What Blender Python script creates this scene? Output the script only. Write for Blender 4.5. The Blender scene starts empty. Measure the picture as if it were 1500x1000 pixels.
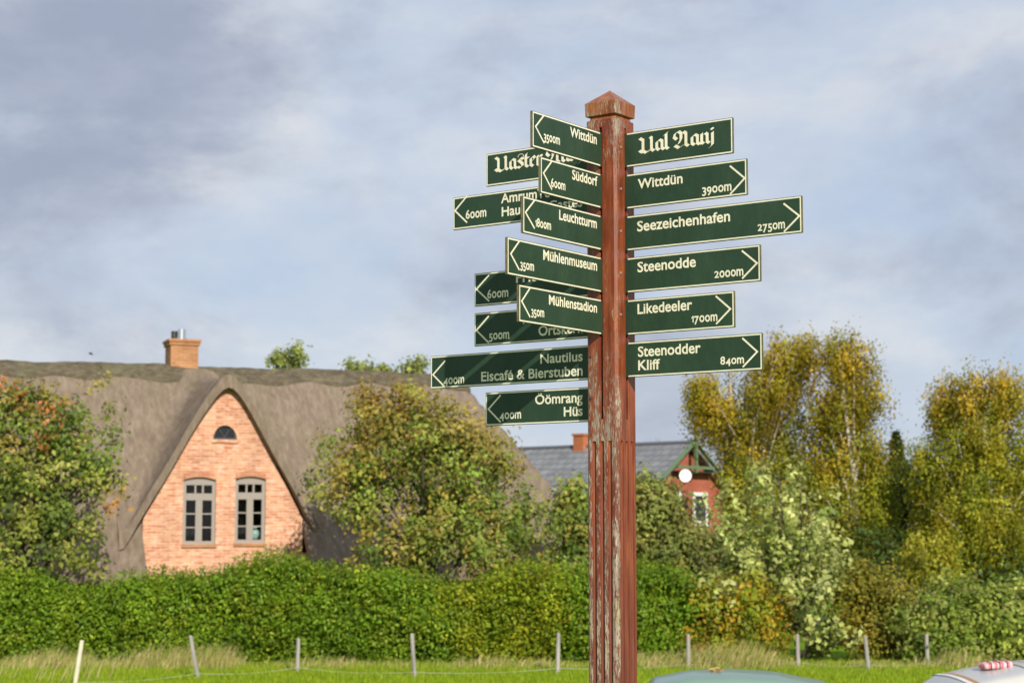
import bpy, bmesh, math, random
import numpy as np
from mathutils import Vector, Matrix
R = math.radians
random.seed(7); rng = np.random.default_rng(11)
S = bpy.context.scene
col = S.collection

# ------------------------------------------------------------------ camera, sky, sun, exposure
EYE = 2.8
F = 2700.0                       # focal length in pixels of the 1500 px wide photograph
TH = math.atan(280 / F)          # the camera looks up a little
cd = bpy.data.cameras.new('camera'); cam = bpy.data.objects.new('camera', cd); col.objects.link(cam)
cam.location = (0, 0, EYE); cam.rotation_euler = (math.pi/2 + TH, 0, 0)
cd.sensor_width = 36; cd.lens = F/1500*36; cd.clip_end = 6000; cd.clip_start = .1
cd.dof.use_dof = True; cd.dof.focus_distance = 7.6; cd.dof.aperture_fstop = 5.8
S.camera = cam
S.view_settings.view_transform = 'Standard'; S.view_settings.look = 'None'
S.view_settings.exposure = 0.1; S.view_settings.gamma = 1

SUN = Vector((.277, -.85, .447)).normalized()
sl = bpy.data.lights.new('sun', 'SUN'); sl.energy = 4.6; sl.angle = R(.5); sl.color = (1, .93, .82)
so = bpy.data.objects.new('sun', sl); col.objects.link(so)
so.rotation_euler = SUN.to_track_quat('Z', 'Y').to_euler(); so.location = (20, -40, 30)

W = bpy.data.worlds.new('World'); S.world = W; W.use_nodes = True
nt = W.node_tree; nt.nodes.clear()
def nd(nt, t, **k):
    n = nt.nodes.new(t)
    for a, v in k.items():
        if a.startswith('i_'):
            key = a[2:]; key = int(key) if key.isdigit() else key.replace('_', ' ')
            n.inputs[key].default_value = v
        else: setattr(n, a, v)
    return n
def ramp(nt, pts, mode='LINEAR'):
    n = nt.nodes.new('ShaderNodeValToRGB'); cr = n.color_ramp; cr.interpolation = mode
    while len(cr.elements) < len(pts): cr.elements.new(.5)
    for e, (p, c) in zip(cr.elements, pts):
        e.position = p; e.color = (c[0], c[1], c[2], 1) if hasattr(c, '__len__') else (c, c, c, 1)
    return n
def mixc(nt, fac, a, b, mode='MIX'):
    n = nt.nodes.new('ShaderNodeMix'); n.data_type = 'RGBA'; n.blend_type = mode
    for s, v in ((0, fac), (6, a), (7, b)):
        if isinstance(v, bpy.types.NodeSocket): nt.links.new(v, n.inputs[s])
        elif s == 0: n.inputs[0].default_value = v
        else: n.inputs[s].default_value = (v[0], v[1], v[2], 1)
    return n.outputs[2]
def math_(nt, op, a, b=None, clamp=False):
    n = nt.nodes.new('ShaderNodeMath'); n.operation = op; n.use_clamp = clamp
    for i, v in enumerate((a, b)):
        if v is None: continue
        if isinstance(v, bpy.types.NodeSocket): nt.links.new(v, n.inputs[i])
        else: n.inputs[i].default_value = v
    return n.outputs[0]
sky = nd(nt, 'ShaderNodeTexSky', sky_type='NISHITA', sun_disc=False)
sky.sun_elevation = math.asin(SUN.z); sky.sun_rotation = math.atan2(SUN.x, SUN.y)
skys = mixc(nt, 1.0, sky.outputs[0], (.09, .09, .09), 'MULTIPLY')
tc = nd(nt, 'ShaderNodeTexCoord')
def cloudn(scale, sc, detail, rough, loc=(0, 0, 0), dist=.4):
    mp = nd(nt, 'ShaderNodeMapping'); mp.inputs['Scale'].default_value = sc; mp.inputs['Location'].default_value = loc
    nt.links.new(tc.outputs['Generated'], mp.inputs[0])
    n = nd(nt, 'ShaderNodeTexNoise', i_Scale=scale, i_Detail=detail, i_Roughness=rough, i_Distortion=dist)
    nt.links.new(mp.outputs[0], n.inputs['Vector']); return n.outputs[0]
def lobe(px, py, sharp):         # soft patch of cloud round one direction of the sky
    d = Vector(((px-750)/F, math.cos(TH) - (500-py)/F*math.sin(TH), math.sin(TH) + (500-py)/F*math.cos(TH))).normalized()
    v = nd(nt, 'ShaderNodeVectorMath', operation='DOT_PRODUCT'); nt.links.new(tc.outputs['Generated'], v.inputs[0]); v.inputs[1].default_value = d
    x = math_(nt, 'SUBTRACT', v.outputs['Value'], 1.0); x = math_(nt, 'MULTIPLY', x, sharp)
    return math_(nt, 'POWER', 2.718, x)
n1 = cloudn(6.0, (1, 1, 1.9), 9, .58, dist=.15)
n2 = cloudn(4.2, (1, 1, 1.8), 9, .60, (3.1, 1.7, .4), dist=.2)
r1 = ramp(nt, [(.34, (.44, .525, .67)), (.50, (.525, .585, .685)), (.64, (.66, .67, .70))]); nt.links.new(n1, r1.inputs[0])
dk = math_(nt, 'ADD', n2, math_(nt, 'MULTIPLY', lobe(300, 90, 90), .22))
dk = math_(nt, 'ADD', dk, math_(nt, 'MULTIPLY', lobe(1400, 300, 260), .09))
dk = math_(nt, 'SUBTRACT', dk, math_(nt, 'MULTIPLY', lobe(420, 350, 200), .12))
dr = ramp(nt, [(.47, 0), (.70, 1)], 'EASE'); nt.links.new(dk, dr.inputs[0])
rd = ramp(nt, [(.35, (.32, .355, .455)), (.66, (.42, .452, .545))]); nt.links.new(cloudn(9, (1, 1, 2), 8, .6, (7, 2, 1), .1), rd.inputs[0])
cl = mixc(nt, dr.outputs[0], r1.outputs[0], rd.outputs[0])
allsky = mixc(nt, .9, skys, cl)
bg = nd(nt, 'ShaderNodeBackground'); nt.links.new(allsky, bg.inputs[0]); bg.inputs[1].default_value = 1.07
wo = nd(nt, 'ShaderNodeOutputWorld'); nt.links.new(bg.outputs[0], wo.inputs[0])

# ------------------------------------------------------------------ measuring helpers
def ray(px, py):
    x, y = (px-750)/F, (500-py)/F
    return Vector((x, math.cos(TH) - y*math.sin(TH), math.sin(TH) + y*math.cos(TH)))
def at(px, py, Y):
    d = ray(px, py); return Vector((0, 0, EYE)) + d*(Y/d.y)
def ground(x, y):                # the bank the signpost stands on falls to the field
    t = min(1, max(0, (y-9.5)/5.0)); t = t*t*(3-2*t); return 1.2*(1-t)
def hit(px, py, mat, axis, off):  # where the line of sight meets a plane of a thing, in its own coordinates
    inv = mat.inverted(); o = inv @ Vector((0, 0, EYE)); d = inv.to_3x3() @ ray(px, py)
    t = (off - o[axis])/d[axis]; return o + d*t

# ------------------------------------------------------------------ object helpers
def tag(o, label=None, cat=None, group=None, kind=None):
    if label: o['label'] = label
    if cat: o['category'] = cat
    if group: o['group'] = group
    if kind: o['kind'] = kind
    return o
def empty(name, loc, rz=0, label=None, cat=None, group=None):
    o = bpy.data.objects.new(name, None); o.empty_display_size = .3; col.objects.link(o)
    o.location = loc; o.rotation_euler = (0, 0, rz)
    return tag(o, label, cat, group)
def obj(name, verts, faces, mat, parent=None, smooth=False, label=None):
    me = bpy.data.meshes.new(name); me.from_pydata([tuple(v) for v in verts], [], faces); me.update()
    me.materials.append(mat)
    if smooth: me.shade_smooth()
    o = bpy.data.objects.new(name, me); col.objects.link(o)
    if parent: o.parent = parent
    if label: o['label'] = label
    return o
def objbm(name, bm, mat, parent=None, smooth=False, label=None):
    bmesh.ops.recalc_face_normals(bm, faces=bm.faces[:])
    me = bpy.data.meshes.new(name); bm.to_mesh(me); bm.free(); me.materials.append(mat)
    if smooth: me.shade_smooth()
    o = bpy.data.objects.new(name, me); col.objects.link(o)
    if parent: o.parent = parent
    if label: o['label'] = label
    return o
def box(bm, x0, x1, y0, y1, z0, z1):
    v = [bm.verts.new((x, y, z)) for x in (x0, x1) for y in (y0, y1) for z in (z0, z1)]
    for f in ((0, 1, 3, 2), (4, 6, 7, 5), (0, 4, 5, 1), (2, 3, 7, 6), (0, 2, 6, 4), (1, 5, 7, 3)): bm.faces.new([v[i] for i in f])
    return v
def frame_of(d):
    d = d.normalized(); a = Vector((0, 0, 1)) if abs(d.z) < .9 else Vector((1, 0, 0))
    u = d.cross(a).normalized(); return u, d.cross(u).normalized()
def tube(V, Fc, pts, rad, n=6):
    b = len(V); m = len(pts)
    for i, p in enumerate(pts):
        d = pts[min(i+1, m-1)] - pts[max(i-1, 0)]
        u, w = frame_of(d)
        for k in range(n):
            a = 2*math.pi*k/n; V.append(p + (u*math.cos(a) + w*math.sin(a))*rad[i])
    for i in range(m-1):
        for k in range(n):
            k2 = (k+1) % n; Fc.append((b+i*n+k, b+i*n+k2, b+(i+1)*n+k2, b+(i+1)*n+k))
    Fc.append(tuple(b+k for k in range(n))[::-1]); Fc.append(tuple(b+(m-1)*n+k for k in range(n)))
def beam(bm, p, q, w, h, up=Vector((0, 0, 1))):
    d = (q-p).normalized(); s = d.cross(up).normalized()*w/2; u = s.cross(d).normalized()*h/2
    v = [bm.verts.new(c + a*s + b*u) for c in (p, q) for a, b in ((-1, -1), (1, -1), (1, 1), (-1, 1))]
    for f in ((0, 1, 2, 3), (7, 6, 5, 4), (0, 4, 5, 1), (1, 5, 6, 2), (2, 6, 7, 3), (3, 7, 4, 0)): bm.faces.new([v[i] for i in f])
def holed(name, outer, holes, y0, y1, mat, parent):   # upright plate in the xz plane with openings
    bm = bmesh.new(); ed = []
    for lp in [outer] + holes:
        vs = [bm.verts.new((x, y0, z)) for x, z in lp]
        ed += [bm.edges.new((vs[i], vs[(i+1) % len(vs)])) for i in range(len(vs))]
    bmesh.ops.triangle_fill(bm, use_beauty=True, use_dissolve=False, edges=ed)
    r = bmesh.ops.extrude_face_region(bm, geom=bm.faces[:])
    for v in r['geom']:
        if isinstance(v, bmesh.types.BMVert): v.co.y = y1
    return objbm(name, bm, mat, parent)
def shell(name, P, keep, thick, mat, parent):          # sheet of thatch with real thickness from a grid P[i][j]
    ni, nj = len(P), len(P[0]); V = []; Fc = []; cnt = {}
    idx = lambda i, j, k: (i*nj+j)*2+k
    for i in range(ni):
        for j in range(nj):
            V.append(P[i][j]); V.append(P[i][j] - Vector((0, 0, thick)))
    edges = {}
    for i in range(ni-1):
        for j in range(nj-1):
            if not keep(i, j): continue
            q = [(i, j), (i+1, j), (i+1, j+1), (i, j+1)]
            Fc.append(tuple(idx(a, b, 0) for a, b in q)); Fc.append(tuple(idx(a, b, 1) for a, b in q)[::-1])
            for e in range(4):
                a, b = q[e], q[(e+1) % 4]
                if (b, a) in edges: del edges[(b, a)]
                else: edges[(a, b)] = 1
    for a, b in edges: Fc.append((idx(*b, 0), idx(*a, 0), idx(*a, 1), idx(*b, 1)))
    bm = bmesh.new(); vs = [bm.verts.new(v) for v in V]
    for f in Fc: bm.faces.new([vs[i] for i in f])
    for v in [v for v in bm.verts if not v.link_faces]: bm.verts.remove(v)
    o = objbm(name, bm, mat, parent, smooth=True)
    o.data.set_sharp_from_angle(angle=R(50))
    return o

# ------------------------------------------------------------------ materials
def mat(name, c, rough=.6, metal=0., spec=.5, coat=0):
    m = bpy.data.materials.new(name); m.use_nodes = True; b = m.node_tree.nodes['Principled BSDF']
    b.inputs['Base Color'].default_value = (*c, 1); b.inputs['Roughness'].default_value = rough
    b.inputs['Metallic'].default_value = metal; b.inputs['Specular IOR Level'].default_value = spec
    b.inputs['Coat Weight'].default_value = coat
    return m
def noisy(name, stops, scale=4, detail=6, rough=.8, stretch=(1, 1, 1), bump=0., bscale=None, spec=.3, coords='Object', rgh=.6):
    m = mat(name, (1, 1, 1), rough, 0, spec); t = m.node_tree; b = t.nodes['Principled BSDF']
    tc = nd(t, 'ShaderNodeTexCoord'); mp = nd(t, 'ShaderNodeMapping'); mp.inputs['Scale'].default_value = stretch
    t.links.new(tc.outputs[coords], mp.inputs[0])
    n = nd(t, 'ShaderNodeTexNoise', i_Scale=scale, i_Detail=detail, i_Roughness=rgh); t.links.new(mp.outputs[0], n.inputs['Vector'])
    r = ramp(t, stops); t.links.new(n.outputs[0], r.inputs[0]); t.links.new(r.outputs[0], b.inputs['Base Color'])
    if bump:
        n2 = nd(t, 'ShaderNodeTexNoise', i_Scale=bscale or scale*3, i_Detail=4); t.links.new(mp.outputs[0], n2.inputs['Vector'])
        bp = nd(t, 'ShaderNodeBump', i_Strength=bump, i_Distance=.05); t.links.new(n2.outputs[0], bp.inputs['Height']); t.links.new(bp.outputs[0], b.inputs['Normal'])
    return m
def leafmat(name, trans=.42, rough=.5):
    m = mat(name, (1, 1, 1), rough, 0, .25); t = m.node_tree; b = t.nodes['Principled BSDF']
    a = nd(t, 'ShaderNodeAttribute', attribute_name='tint'); t.links.new(a.outputs['Color'], b.inputs['Base Color'])
    tr = nd(t, 'ShaderNodeBsdfTranslucent'); t.links.new(a.outputs['Color'], tr.inputs[0])
    mx = nd(t, 'ShaderNodeMixShader'); mx.inputs[0].default_value = trans
    t.links.new(b.outputs[0], mx.inputs[1]); t.links.new(tr.outputs[0], mx.inputs[2])
    t.links.new(mx.outputs[0], t.nodes['Material Output'].inputs[0]); return m
LEAF = leafmat('leaf'); GRASSM = leafmat('grass_blade', .3, .6)
BARK = noisy('bark', [(.35, (.05, .04, .03)), (.65, (.16, .13, .10))], 14, 5, .9, (1, 1, .25), .6)
BIRCHBARK = noisy('birch_bark', [(.36, (.06, .05, .045)), (.46, (.45, .40, .33)), (.7, (.62, .56, .48))], 5, 6, .8, (1, 1, 3))
THATCH = noisy('thatch', [(.3, (.160, .121, .087)), (.5, (.225, .175, .130)), (.7, (.30, .238, .18))], 3.2, 10, .95, (2.6, 1, .8), .6, 30, .1, rgh=.68)
RIDGE = noisy('ridge_thatch', [(.3, (.065, .052, .036)), (.5, (.12, .10, .068)), (.72, (.21, .175, .115))], 4.5, 8, .95, (1, 1, 2), .8, 20, .1, rgh=.7)
def moss(m, c, lo, hi, amt):
    t = m.node_tree; b = t.nodes['Principled BSDF']; l = b.inputs['Base Color'].links[0].from_socket
    tc = nd(t, 'ShaderNodeTexCoord'); mp = nd(t, 'ShaderNodeMapping'); mp.inputs['Scale'].default_value = (1.5, .5, .5); t.links.new(tc.outputs['Object'], mp.inputs[0])
    n = nd(t, 'ShaderNodeTexNoise', i_Scale=.9, i_Detail=7, i_Roughness=.65); t.links.new(mp.outputs[0], n.inputs['Vector'])
    r = ramp(t, [(lo, 0), (hi, amt)]); t.links.new(n.outputs[0], r.inputs[0]); t.links.new(mixc(t, r.outputs[0], l, c), b.inputs['Base Color'])
moss(THATCH, (.17, .15, .075), .5, .74, .5); moss(RIDGE, (.17, .17, .10), .5, .7, .5)
def brickmat(name, c1, c2, cm, pale, sx=1.0, pal=.5):
    m = mat(name, c1, .85, 0, .2); t = m.node_tree; b = t.nodes['Principled BSDF']
    tc = nd(t, 'ShaderNodeTexCoord'); sp = nd(t, 'ShaderNodeSeparateXYZ'); t.links.new(tc.outputs['Object'], sp.inputs[0])
    xy = math_(t, 'ADD', sp.outputs[0], sp.outputs[1]); cb = nd(t, 'ShaderNodeCombineXYZ'); t.links.new(xy, cb.inputs[0]); t.links.new(sp.outputs[2], cb.inputs[1])
    br = nd(t, 'ShaderNodeTexBrick', i_Scale=1.0, i_Mortar_Size=.008, i_Bias=0.0, i_Brick_Width=.235, i_Row_Height=.075)
    br.inputs['Mortar Smooth'].default_value = .3
    br.inputs['Color1'].default_value = (*c1, 1); br.inputs['Color2'].default_value = (*c2, 1); br.inputs['Mortar'].default_value = (*cm, 1)
    t.links.new(cb.outputs[0], br.inputs['Vector'])
    mp = nd(t, 'ShaderNodeMapping'); mp.inputs['Scale'].default_value = (3.4*sx, 3.4*sx, 10*sx); t.links.new(tc.outputs['Object'], mp.inputs[0])
    n = nd(t, 'ShaderNodeTexNoise', i_Scale=1.0, i_Detail=4, i_Roughness=.65); t.links.new(mp.outputs[0], n.inputs['Vector'])
    r = ramp(t, [(.47, 0), (.64, pal)]); t.links.new(n.outputs[0], r.inputs[0])
    n3 = nd(t, 'ShaderNodeTexNoise', i_Scale=.9, i_Detail=3); t.links.new(tc.outputs['Object'], n3.inputs['Vector'])
    r3 = ramp(t, [(.35, .82), (.65, 1.08)]); t.links.new(n3.outputs[0], r3.inputs[0])
    c = mixc(t, r.outputs[0], br.outputs[0], pale); c = mixc(t, 1.0, c, r3.outputs[0], 'MULTIPLY')
    t.links.new(c, b.inputs['Base Color'])
    bp = nd(t, 'ShaderNodeBump', i_Strength=.5, i_Distance=.01, invert=True); t.links.new(br.outputs['Fac'], bp.inputs['Height']); t.links.new(bp.outputs[0], b.inputs['Normal'])
    return m
BRICK = brickmat('pink_brick', (.70, .375, .215), (.49, .18, .088), (.64, .43, .31), (.82, .60, .47), 1.5, .55)
BRICKC = brickmat('chimney_brick', (.46, .21, .085), (.36, .15, .06), (.45, .3, .19), (.5, .3, .17), 1, .4)
REDBRICK = brickmat('red_brick', (.42, .10, .055), (.35, .08, .045), (.35, .17, .12), (.45, .16, .10), 1, .3)
GREYFRAME = mat('grey_window_paint', (.29, .255, .22), .5)
WHITEP = mat('white_paint', (.75, .75, .72), .45)
GREENP = mat('green_paint', (.115, .185, .085), .6)
STEEL = mat('steel', (.7, .7, .7), .25, 1.0)
DARKM = mat('dark_metal', (.03, .035, .03), .5)
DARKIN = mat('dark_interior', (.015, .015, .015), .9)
def glass():
    m = mat('window_glass', (.02, .025, .03), .05, 0, .5); t = m.node_tree
    tr = nd(t, 'ShaderNodeBsdfTransparent'); tr.inputs[0].default_value = (.75, .78, .78, 1)
    gl = nd(t, 'ShaderNodeBsdfGlossy', i_Roughness=.03); fr = nd(t, 'ShaderNodeFresnel', i_IOR=1.5)
    mx = nd(t, 'ShaderNodeMixShader'); t.links.new(fr.outputs[0], mx.inputs[0]); t.links.new(tr.outputs[0], mx.inputs[1]); t.links.new(gl.outputs[0], mx.inputs[2])
    t.links.new(mx.outputs[0], t.nodes['Material Output'].inputs[0]); return m
GLASS = glass()
DGLASS = mat('tinted_glass', (.01, .012, .014), .06, 0, .6)
def slatemat():
    m = mat('slate', (.1, .1, .1), .6, 0, .4); t = m.node_tree; b = t.nodes['Principled BSDF']
    tc = nd(t, 'ShaderNodeTexCoord'); sp = nd(t, 'ShaderNodeSeparateXYZ'); t.links.new(tc.outputs['Object'], sp.inputs[0])
    cb = nd(t, 'ShaderNodeCombineXYZ'); t.links.new(sp.outputs[0], cb.inputs[0]); t.links.new(sp.outputs[2], cb.inputs[1])
    br = nd(t, 'ShaderNodeTexBrick', i_Scale=1.0, i_Mortar_Size=.016, i_Brick_Width=.34, i_Row_Height=.20)
    br.inputs['Color1'].default_value = (.185, .19, .20, 1); br.inputs['Color2'].default_value = (.225, .23, .238, 1); br.inputs['Mortar'].default_value = (.11, .115, .12, 1)
    t.links.new(cb.outputs[0], br.inputs['Vector'])
    n = nd(t, 'ShaderNodeTexNoise', i_Scale=1.6, i_Detail=5); t.links.new(tc.outputs['Object'], n.inputs['Vector'])
    r = ramp(t, [(.3, .75), (.7, 1.2)]); t.links.new(n.outputs[0], r.inputs[0])
    t.links.new(mixc(t, 1.0, br.outputs[0], r.outputs[0], 'MULTIPLY'), b.inputs['Base Color']); return m
SLATE = slatemat()

# ------------------------------------------------------------------ ground
def build_ground():
    xs = np.unique(np.concatenate([np.linspace(-1500, -60, 14), np.linspace(-60, 60, 61), np.linspace(60, 1500, 14)]))
    ys = np.unique(np.concatenate([np.linspace(-300, -10, 8), np.linspace(-10, 80, 91), np.linspace(80, 2500, 20)]))
    V = [(x, y, ground(x, y)) for y in ys for x in xs]; n = len(xs)
    Fc = [(j*n+i, j*n+i+1, (j+1)*n+i+1, (j+1)*n+i) for j in range(len(ys)-1) for i in range(n-1)]
    m = noisy('meadow', [(.3, (.10, .20, .010)), (.5, (.15, .27, .015)), (.72, (.22, .28, .03))], 1.3, 8, .9, (1, 1, 1), .5, 30, .1)
    o = obj('ground', V, Fc, m, smooth=True); tag(o, 'bright green meadow ground falling from the bank to the field', None, None, 'structure')
build_ground()

# ------------------------------------------------------------------ signpost
S_ = .15; H_ = S_/2
P0 = at(897, 780, 7.6)
ROOTZ = 1.2
SIG = empty('signpost', (P0.x, 7.6, ROOTZ), -R(35.9), 'weathered red brown wooden signpost with pyramid cap and many green direction boards', 'signpost')
SIG.rotation_euler = (0, 0, -R(35.9))
MSIG = Matrix.Translation((P0.x, 7.6, ROOTZ)) @ Matrix.Rotation(-R(35.9), 4, 'Z')
def postmat(cap=False):
    m = mat('flaking_cap_paint' if cap else 'flaking_post_paint', (.3, .06, .02), .5, 0, .4); t = m.node_tree; b = t.nodes['Principled BSDF']
    tc = nd(t, 'ShaderNodeTexCoord'); sp = nd(t, 'ShaderNodeSeparateXYZ'); t.links.new(tc.outputs['Object'], sp.inputs[0])
    def noise(scale, st, det=6, rg=.65):
        mp = nd(t, 'ShaderNodeMapping'); mp.inputs['Scale'].default_value = st; t.links.new(tc.outputs['Object'], mp.inputs[0])
        n = nd(t, 'ShaderNodeTexNoise', i_Scale=scale, i_Detail=det, i_Roughness=rg); t.links.new(mp.outputs[0], n.inputs['Vector']); return n.outputs[0]
    fine = noise(150, (1, 1, .22), 8, .75); mid = noise(26, (1.3, 1.3, .22), 5, .6); big = noise(3.2, (2.2, 2.2, .55), 3)
    wear_glint = nd(t, 'ShaderNodeAttribute', attribute_name='wear_glint').outputs['Fac']
    s = math_(t, 'ADD', math_(t, 'MULTIPLY', fine, .70), math_(t, 'MULTIPLY', mid, .33)); s = math_(t, 'ADD', s, math_(t, 'MULTIPLY', big, .22))
    s = math_(t, 'ADD', s, math_(t, 'SUBTRACT', wear_glint, .5))
    mk = ramp(t, [(.60, 0), (.66, 1)]); t.links.new(s, mk.inputs[0])
    pr = ramp(t, [(.3, (.18, .048, .014)), (.5, (.30, .090, .024)), (.7, (.40, .15, .045))] if cap else [(.3, (.14, .030, .012)), (.5, (.225, .050, .018)), (.7, (.31, .088, .030))]); t.links.new(mid, pr.inputs[0])
    gr = noise(90, (1, 1, .03), 4); grr = ramp(t, [(.35, .72), (.6, 1.1)]); t.links.new(gr, grr.inputs[0])
    zr = ramp(t, [(.30, 1), (.52, 0)]); t.links.new(math_(t, 'ADD', math_(t, 'MULTIPLY', sp.outputs[2], .25), math_(t, 'MULTIPLY', big, .08)), zr.inputs[0])
    paint = mixc(t, math_(t, 'MULTIPLY', zr.outputs[0], .75), pr.outputs[0], (.150, .044, .030))   # older maroon coat lower down
    paint = mixc(t, 1.0, paint, grr.outputs[0], 'MULTIPLY')
    wd = ramp(t, [(.35, (.15, .105, .08)), (.5, (.31, .245, .19)), (.68, (.46, .38, .30))]); t.links.new(noise(45, (1, 1, .06), 6), wd.inputs[0])
    lich = ramp(t, [(.56, 0), (.70, .55)]); t.links.new(noise(9, (1, 1, .5), 4), lich.inputs[0])
    wood = mixc(t, lich.outputs[0], wd.outputs[0], (.40, .38, .17))
    t.links.new(mixc(t, mk.outputs[0], paint, wood), b.inputs['Base Color'])
    rr = ramp(t, [(0, .38), (1, .9)]); t.links.new(mk.outputs[0], rr.inputs[0]); t.links.new(rr.outputs[0], b.inputs['Roughness'])
    h = math_(t, 'ADD', math_(t, 'MULTIPLY', mk.outputs[0], -.5), math_(t, 'MULTIPLY', gr, .5))
    bp = nd(t, 'ShaderNodeBump', i_Strength=.7, i_Distance=.004); t.links.new(h, bp.inputs['Height']); t.links.new(bp.outputs[0], b.inputs['Normal'])
    return m
POSTM = postmat(); CAPM = postmat(True)
def section(flute, slot, ch=.011):
    """square outline with chamfered edges; per side either three flutes or one slot"""
    out = []
    side = [(-H_+ch, 0.)]
    if slot:
        side += [(-.0068, 0), (-.0068, .06), (.0068, .06), (.0068, 0)]
    else:
        for c in (-.0385, 0, .0385):
            for k in range(9):
                a = math.pi*k/8; side.append((c - .0105*math.cos(a), flute*math.sin(a)))
    side.append((H_-ch, 0.))
    for q in range(4):
        a = q*math.pi/2; ca, sa = math.cos(a), math.sin(a)
        for s, d in side:
            x, y = s, -H_ + d
            out.append((x*ca - y*sa, x*sa + y*ca))
    return out
def set_wear_glint(o):
    me = o.data; at_ = me.attributes.new('wear_glint', 'FLOAT', 'POINT'); vals = []
    for v in me.vertices:
        z = v.co.z + ROOTZ - EYE; x, y = v.co.x, v.co.y
        if y < -H_+.03 and x < H_-.004:
            w = float(np.interp(z, (-1.6, -.3, .3, .45, .8, 1.0, 1.45, 1.55), (.545, .52, .49, .475, .445, .38, .38, .455)))
        elif y < -H_+.012: w = float(np.interp(z, (-1, .4, .7, 1.4, 1.55), (.51, .50, .45, .43, .48)))  # near edge: extra wear, partly painting in the pale highlight of the chamfer
        else: w = float(np.interp(z, (-1.6, -.3, .4, 1.5, 1.7), (.37, .345, .32, .33, .43)))
        if y > -H_+.003 and abs(x) < H_-.02 and y < 0: w -= .15     # paint survives inside the flutes
        vals.append(w)
    at_.data.foreach_set('value', vals)
def zz(py, px=897): return hit(px, py, MSIG, 1, -H_).z
Z_FL = zz(645); Z_SL0 = zz(613); Z_SL1 = zz(184); Z_TOP = zz(172.5)
def build_post():
    V = []; Fc = []
    secs = [(0, .012), (Z_FL-.02, .012), (Z_FL-.012, .0105), (Z_FL-.006, .008), (Z_FL-.002, .004), (Z_FL, .0001)]
    zprev = np.linspace(0, Z_FL-.02, 10)
    secs = [(z, .012) for z in zprev] + secs[2:]
    prof = None
    for z, f in secs:
        V += [Vector((x, y, z)) for x, y in section(f, False)]
    n = len(section(0, False)); m = len(secs)
    for i in range(m-1):
        for k in range(n):
            k2 = (k+1) % n; Fc.append((i*n+k, i*n+k2, (i+1)*n+k2, (i+1)*n+k))
    # plain band
    def ring(z, pts):
        b = len(V); V.extend(Vector((x, y, z)) for x, y in pts); return list(range(b, b+len(pts)))
    def skin(a, b_):
        for k in range(len(a)):
            k2 = (k+1) % len(a); Fc.append((a[k], a[k2], b_[k2], b_[k]))
    ch = .011
    plain = []
    for q in range(4):
        a = q*math.pi/2; ca, sa = math.cos(a), math.sin(a)
        for s in (-H_+ch, H_-ch): plain.append((s*ca + H_*sa, s*sa - H_*ca))
    a = ring(Z_FL, plain); b_ = ring(Z_SL0, plain); skin(a, b_); Fc.append(tuple(a)[::-1]); Fc.append(tuple(b_))
    sl_ = section(0, True)
    nz = 12; prev = ring(Z_SL0, sl_)
    for i in range(1, nz+1):
        cur = ring(Z_SL0 + (Z_SL1-Z_SL0)*i/nz, sl_); skin(prev, cur); prev = cur
    a = ring(Z_SL1, plain); b_ = ring(Z_TOP, plain); skin(a, b_); Fc.append(tuple(a)[::-1]); Fc.append(tuple(b_))
    o = obj('post', V, Fc, POSTM, SIG); set_wear_glint(o)
    # cap: neck groove, square block and low pyramid
    V2 = []; F2 = []
    def sq(z, r, c): 
        pts = []
        for q in range(4):
            aa = q*math.pi/2; ca, sa = math.cos(aa), math.sin(aa)
            for s in (-r+c, r-c): pts.append(Vector((s*ca + r*sa, s*sa - r*ca, z)))
        b = len(V2); V2.extend(pts); return list(range(b, b+8))
    zt = Z_TOP
    zc0 = zz(165.5); zc1 = zz(146.5); zap = hit(894, 133, MSIG, 1, 0).z
    rings = [sq(zt+.0005, H_-.008, .01), sq(zc0-.004, H_-.012, .01), sq(zc0, H_+.001, .004), sq(zc1, H_+.003, .004), sq(zap-.004, .006, .002), sq(zap, .002, .0005)]
    for a, b_ in zip(rings, rings[1:]):
        for k in range(8): F2.append((a[k], a[(k+1) % 8], b_[(k+1) % 8], b_[k]))
    F2.append(tuple(rings[0])[::-1]); F2.append(tuple(rings[-1]))
    c = obj('cap', V2, F2, CAPM, SIG); set_wear_glint(c)
build_post()

PANEL = noisy('green_board', [(.3, (.016, .040, .023)), (.55, (.026, .055, .032)), (.75, (.038, .069, .040))], 5, 7, .48, (1, 1, .5), .06, 30, spec=.25, rgh=.7)
CREAM = noisy('cream_vinyl', [(.3, (.72, .66, .50)), (.7, (.82, .77, .61))], 20, 3, .5)
EDGE = noisy('board_edge', [(.3, (.10, .08, .03)), (.7, (.20, .16, .07))], 30, 3, .7)
BOLT = mat('bolt_steel', (.75, .75, .72), .3, .9)
PT = .011      # board thickness
# glyphs -------------------------------------------------------------
_gc = {}
def glyph(txt, bold=.018):
    if txt in _gc: return _gc[txt]
    c = bpy.data.curves.new('lettering_curve', 'FONT'); c.body = txt; c.offset = bold; c.resolution_u = 4; c.size = 1
    o = bpy.data.objects.new('lettering_curve', c); col.objects.link(o); bpy.context.view_layer.update()
    me = bpy.data.meshes.new_from_object(o.evaluated_get(bpy.context.evaluated_depsgraph_get()))
    V = np.array([(v.co.x, v.co.y) for v in me.vertices]); Fc = [tuple(p.vertices) for p in me.polygons]
    bpy.data.objects.remove(o); bpy.data.curves.remove(c); bpy.data.meshes.remove(me)
    _gc[txt] = (V, Fc); return _gc[txt]
def bounds(V): return V[:, 0].min(), V[:, 0].max(), V[:, 1].min(), V[:, 1].max()
CAPH = bounds(glyph('H')[0])[3]; XH = bounds(glyph('x')[0])[3]; KX = 1.13
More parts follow.
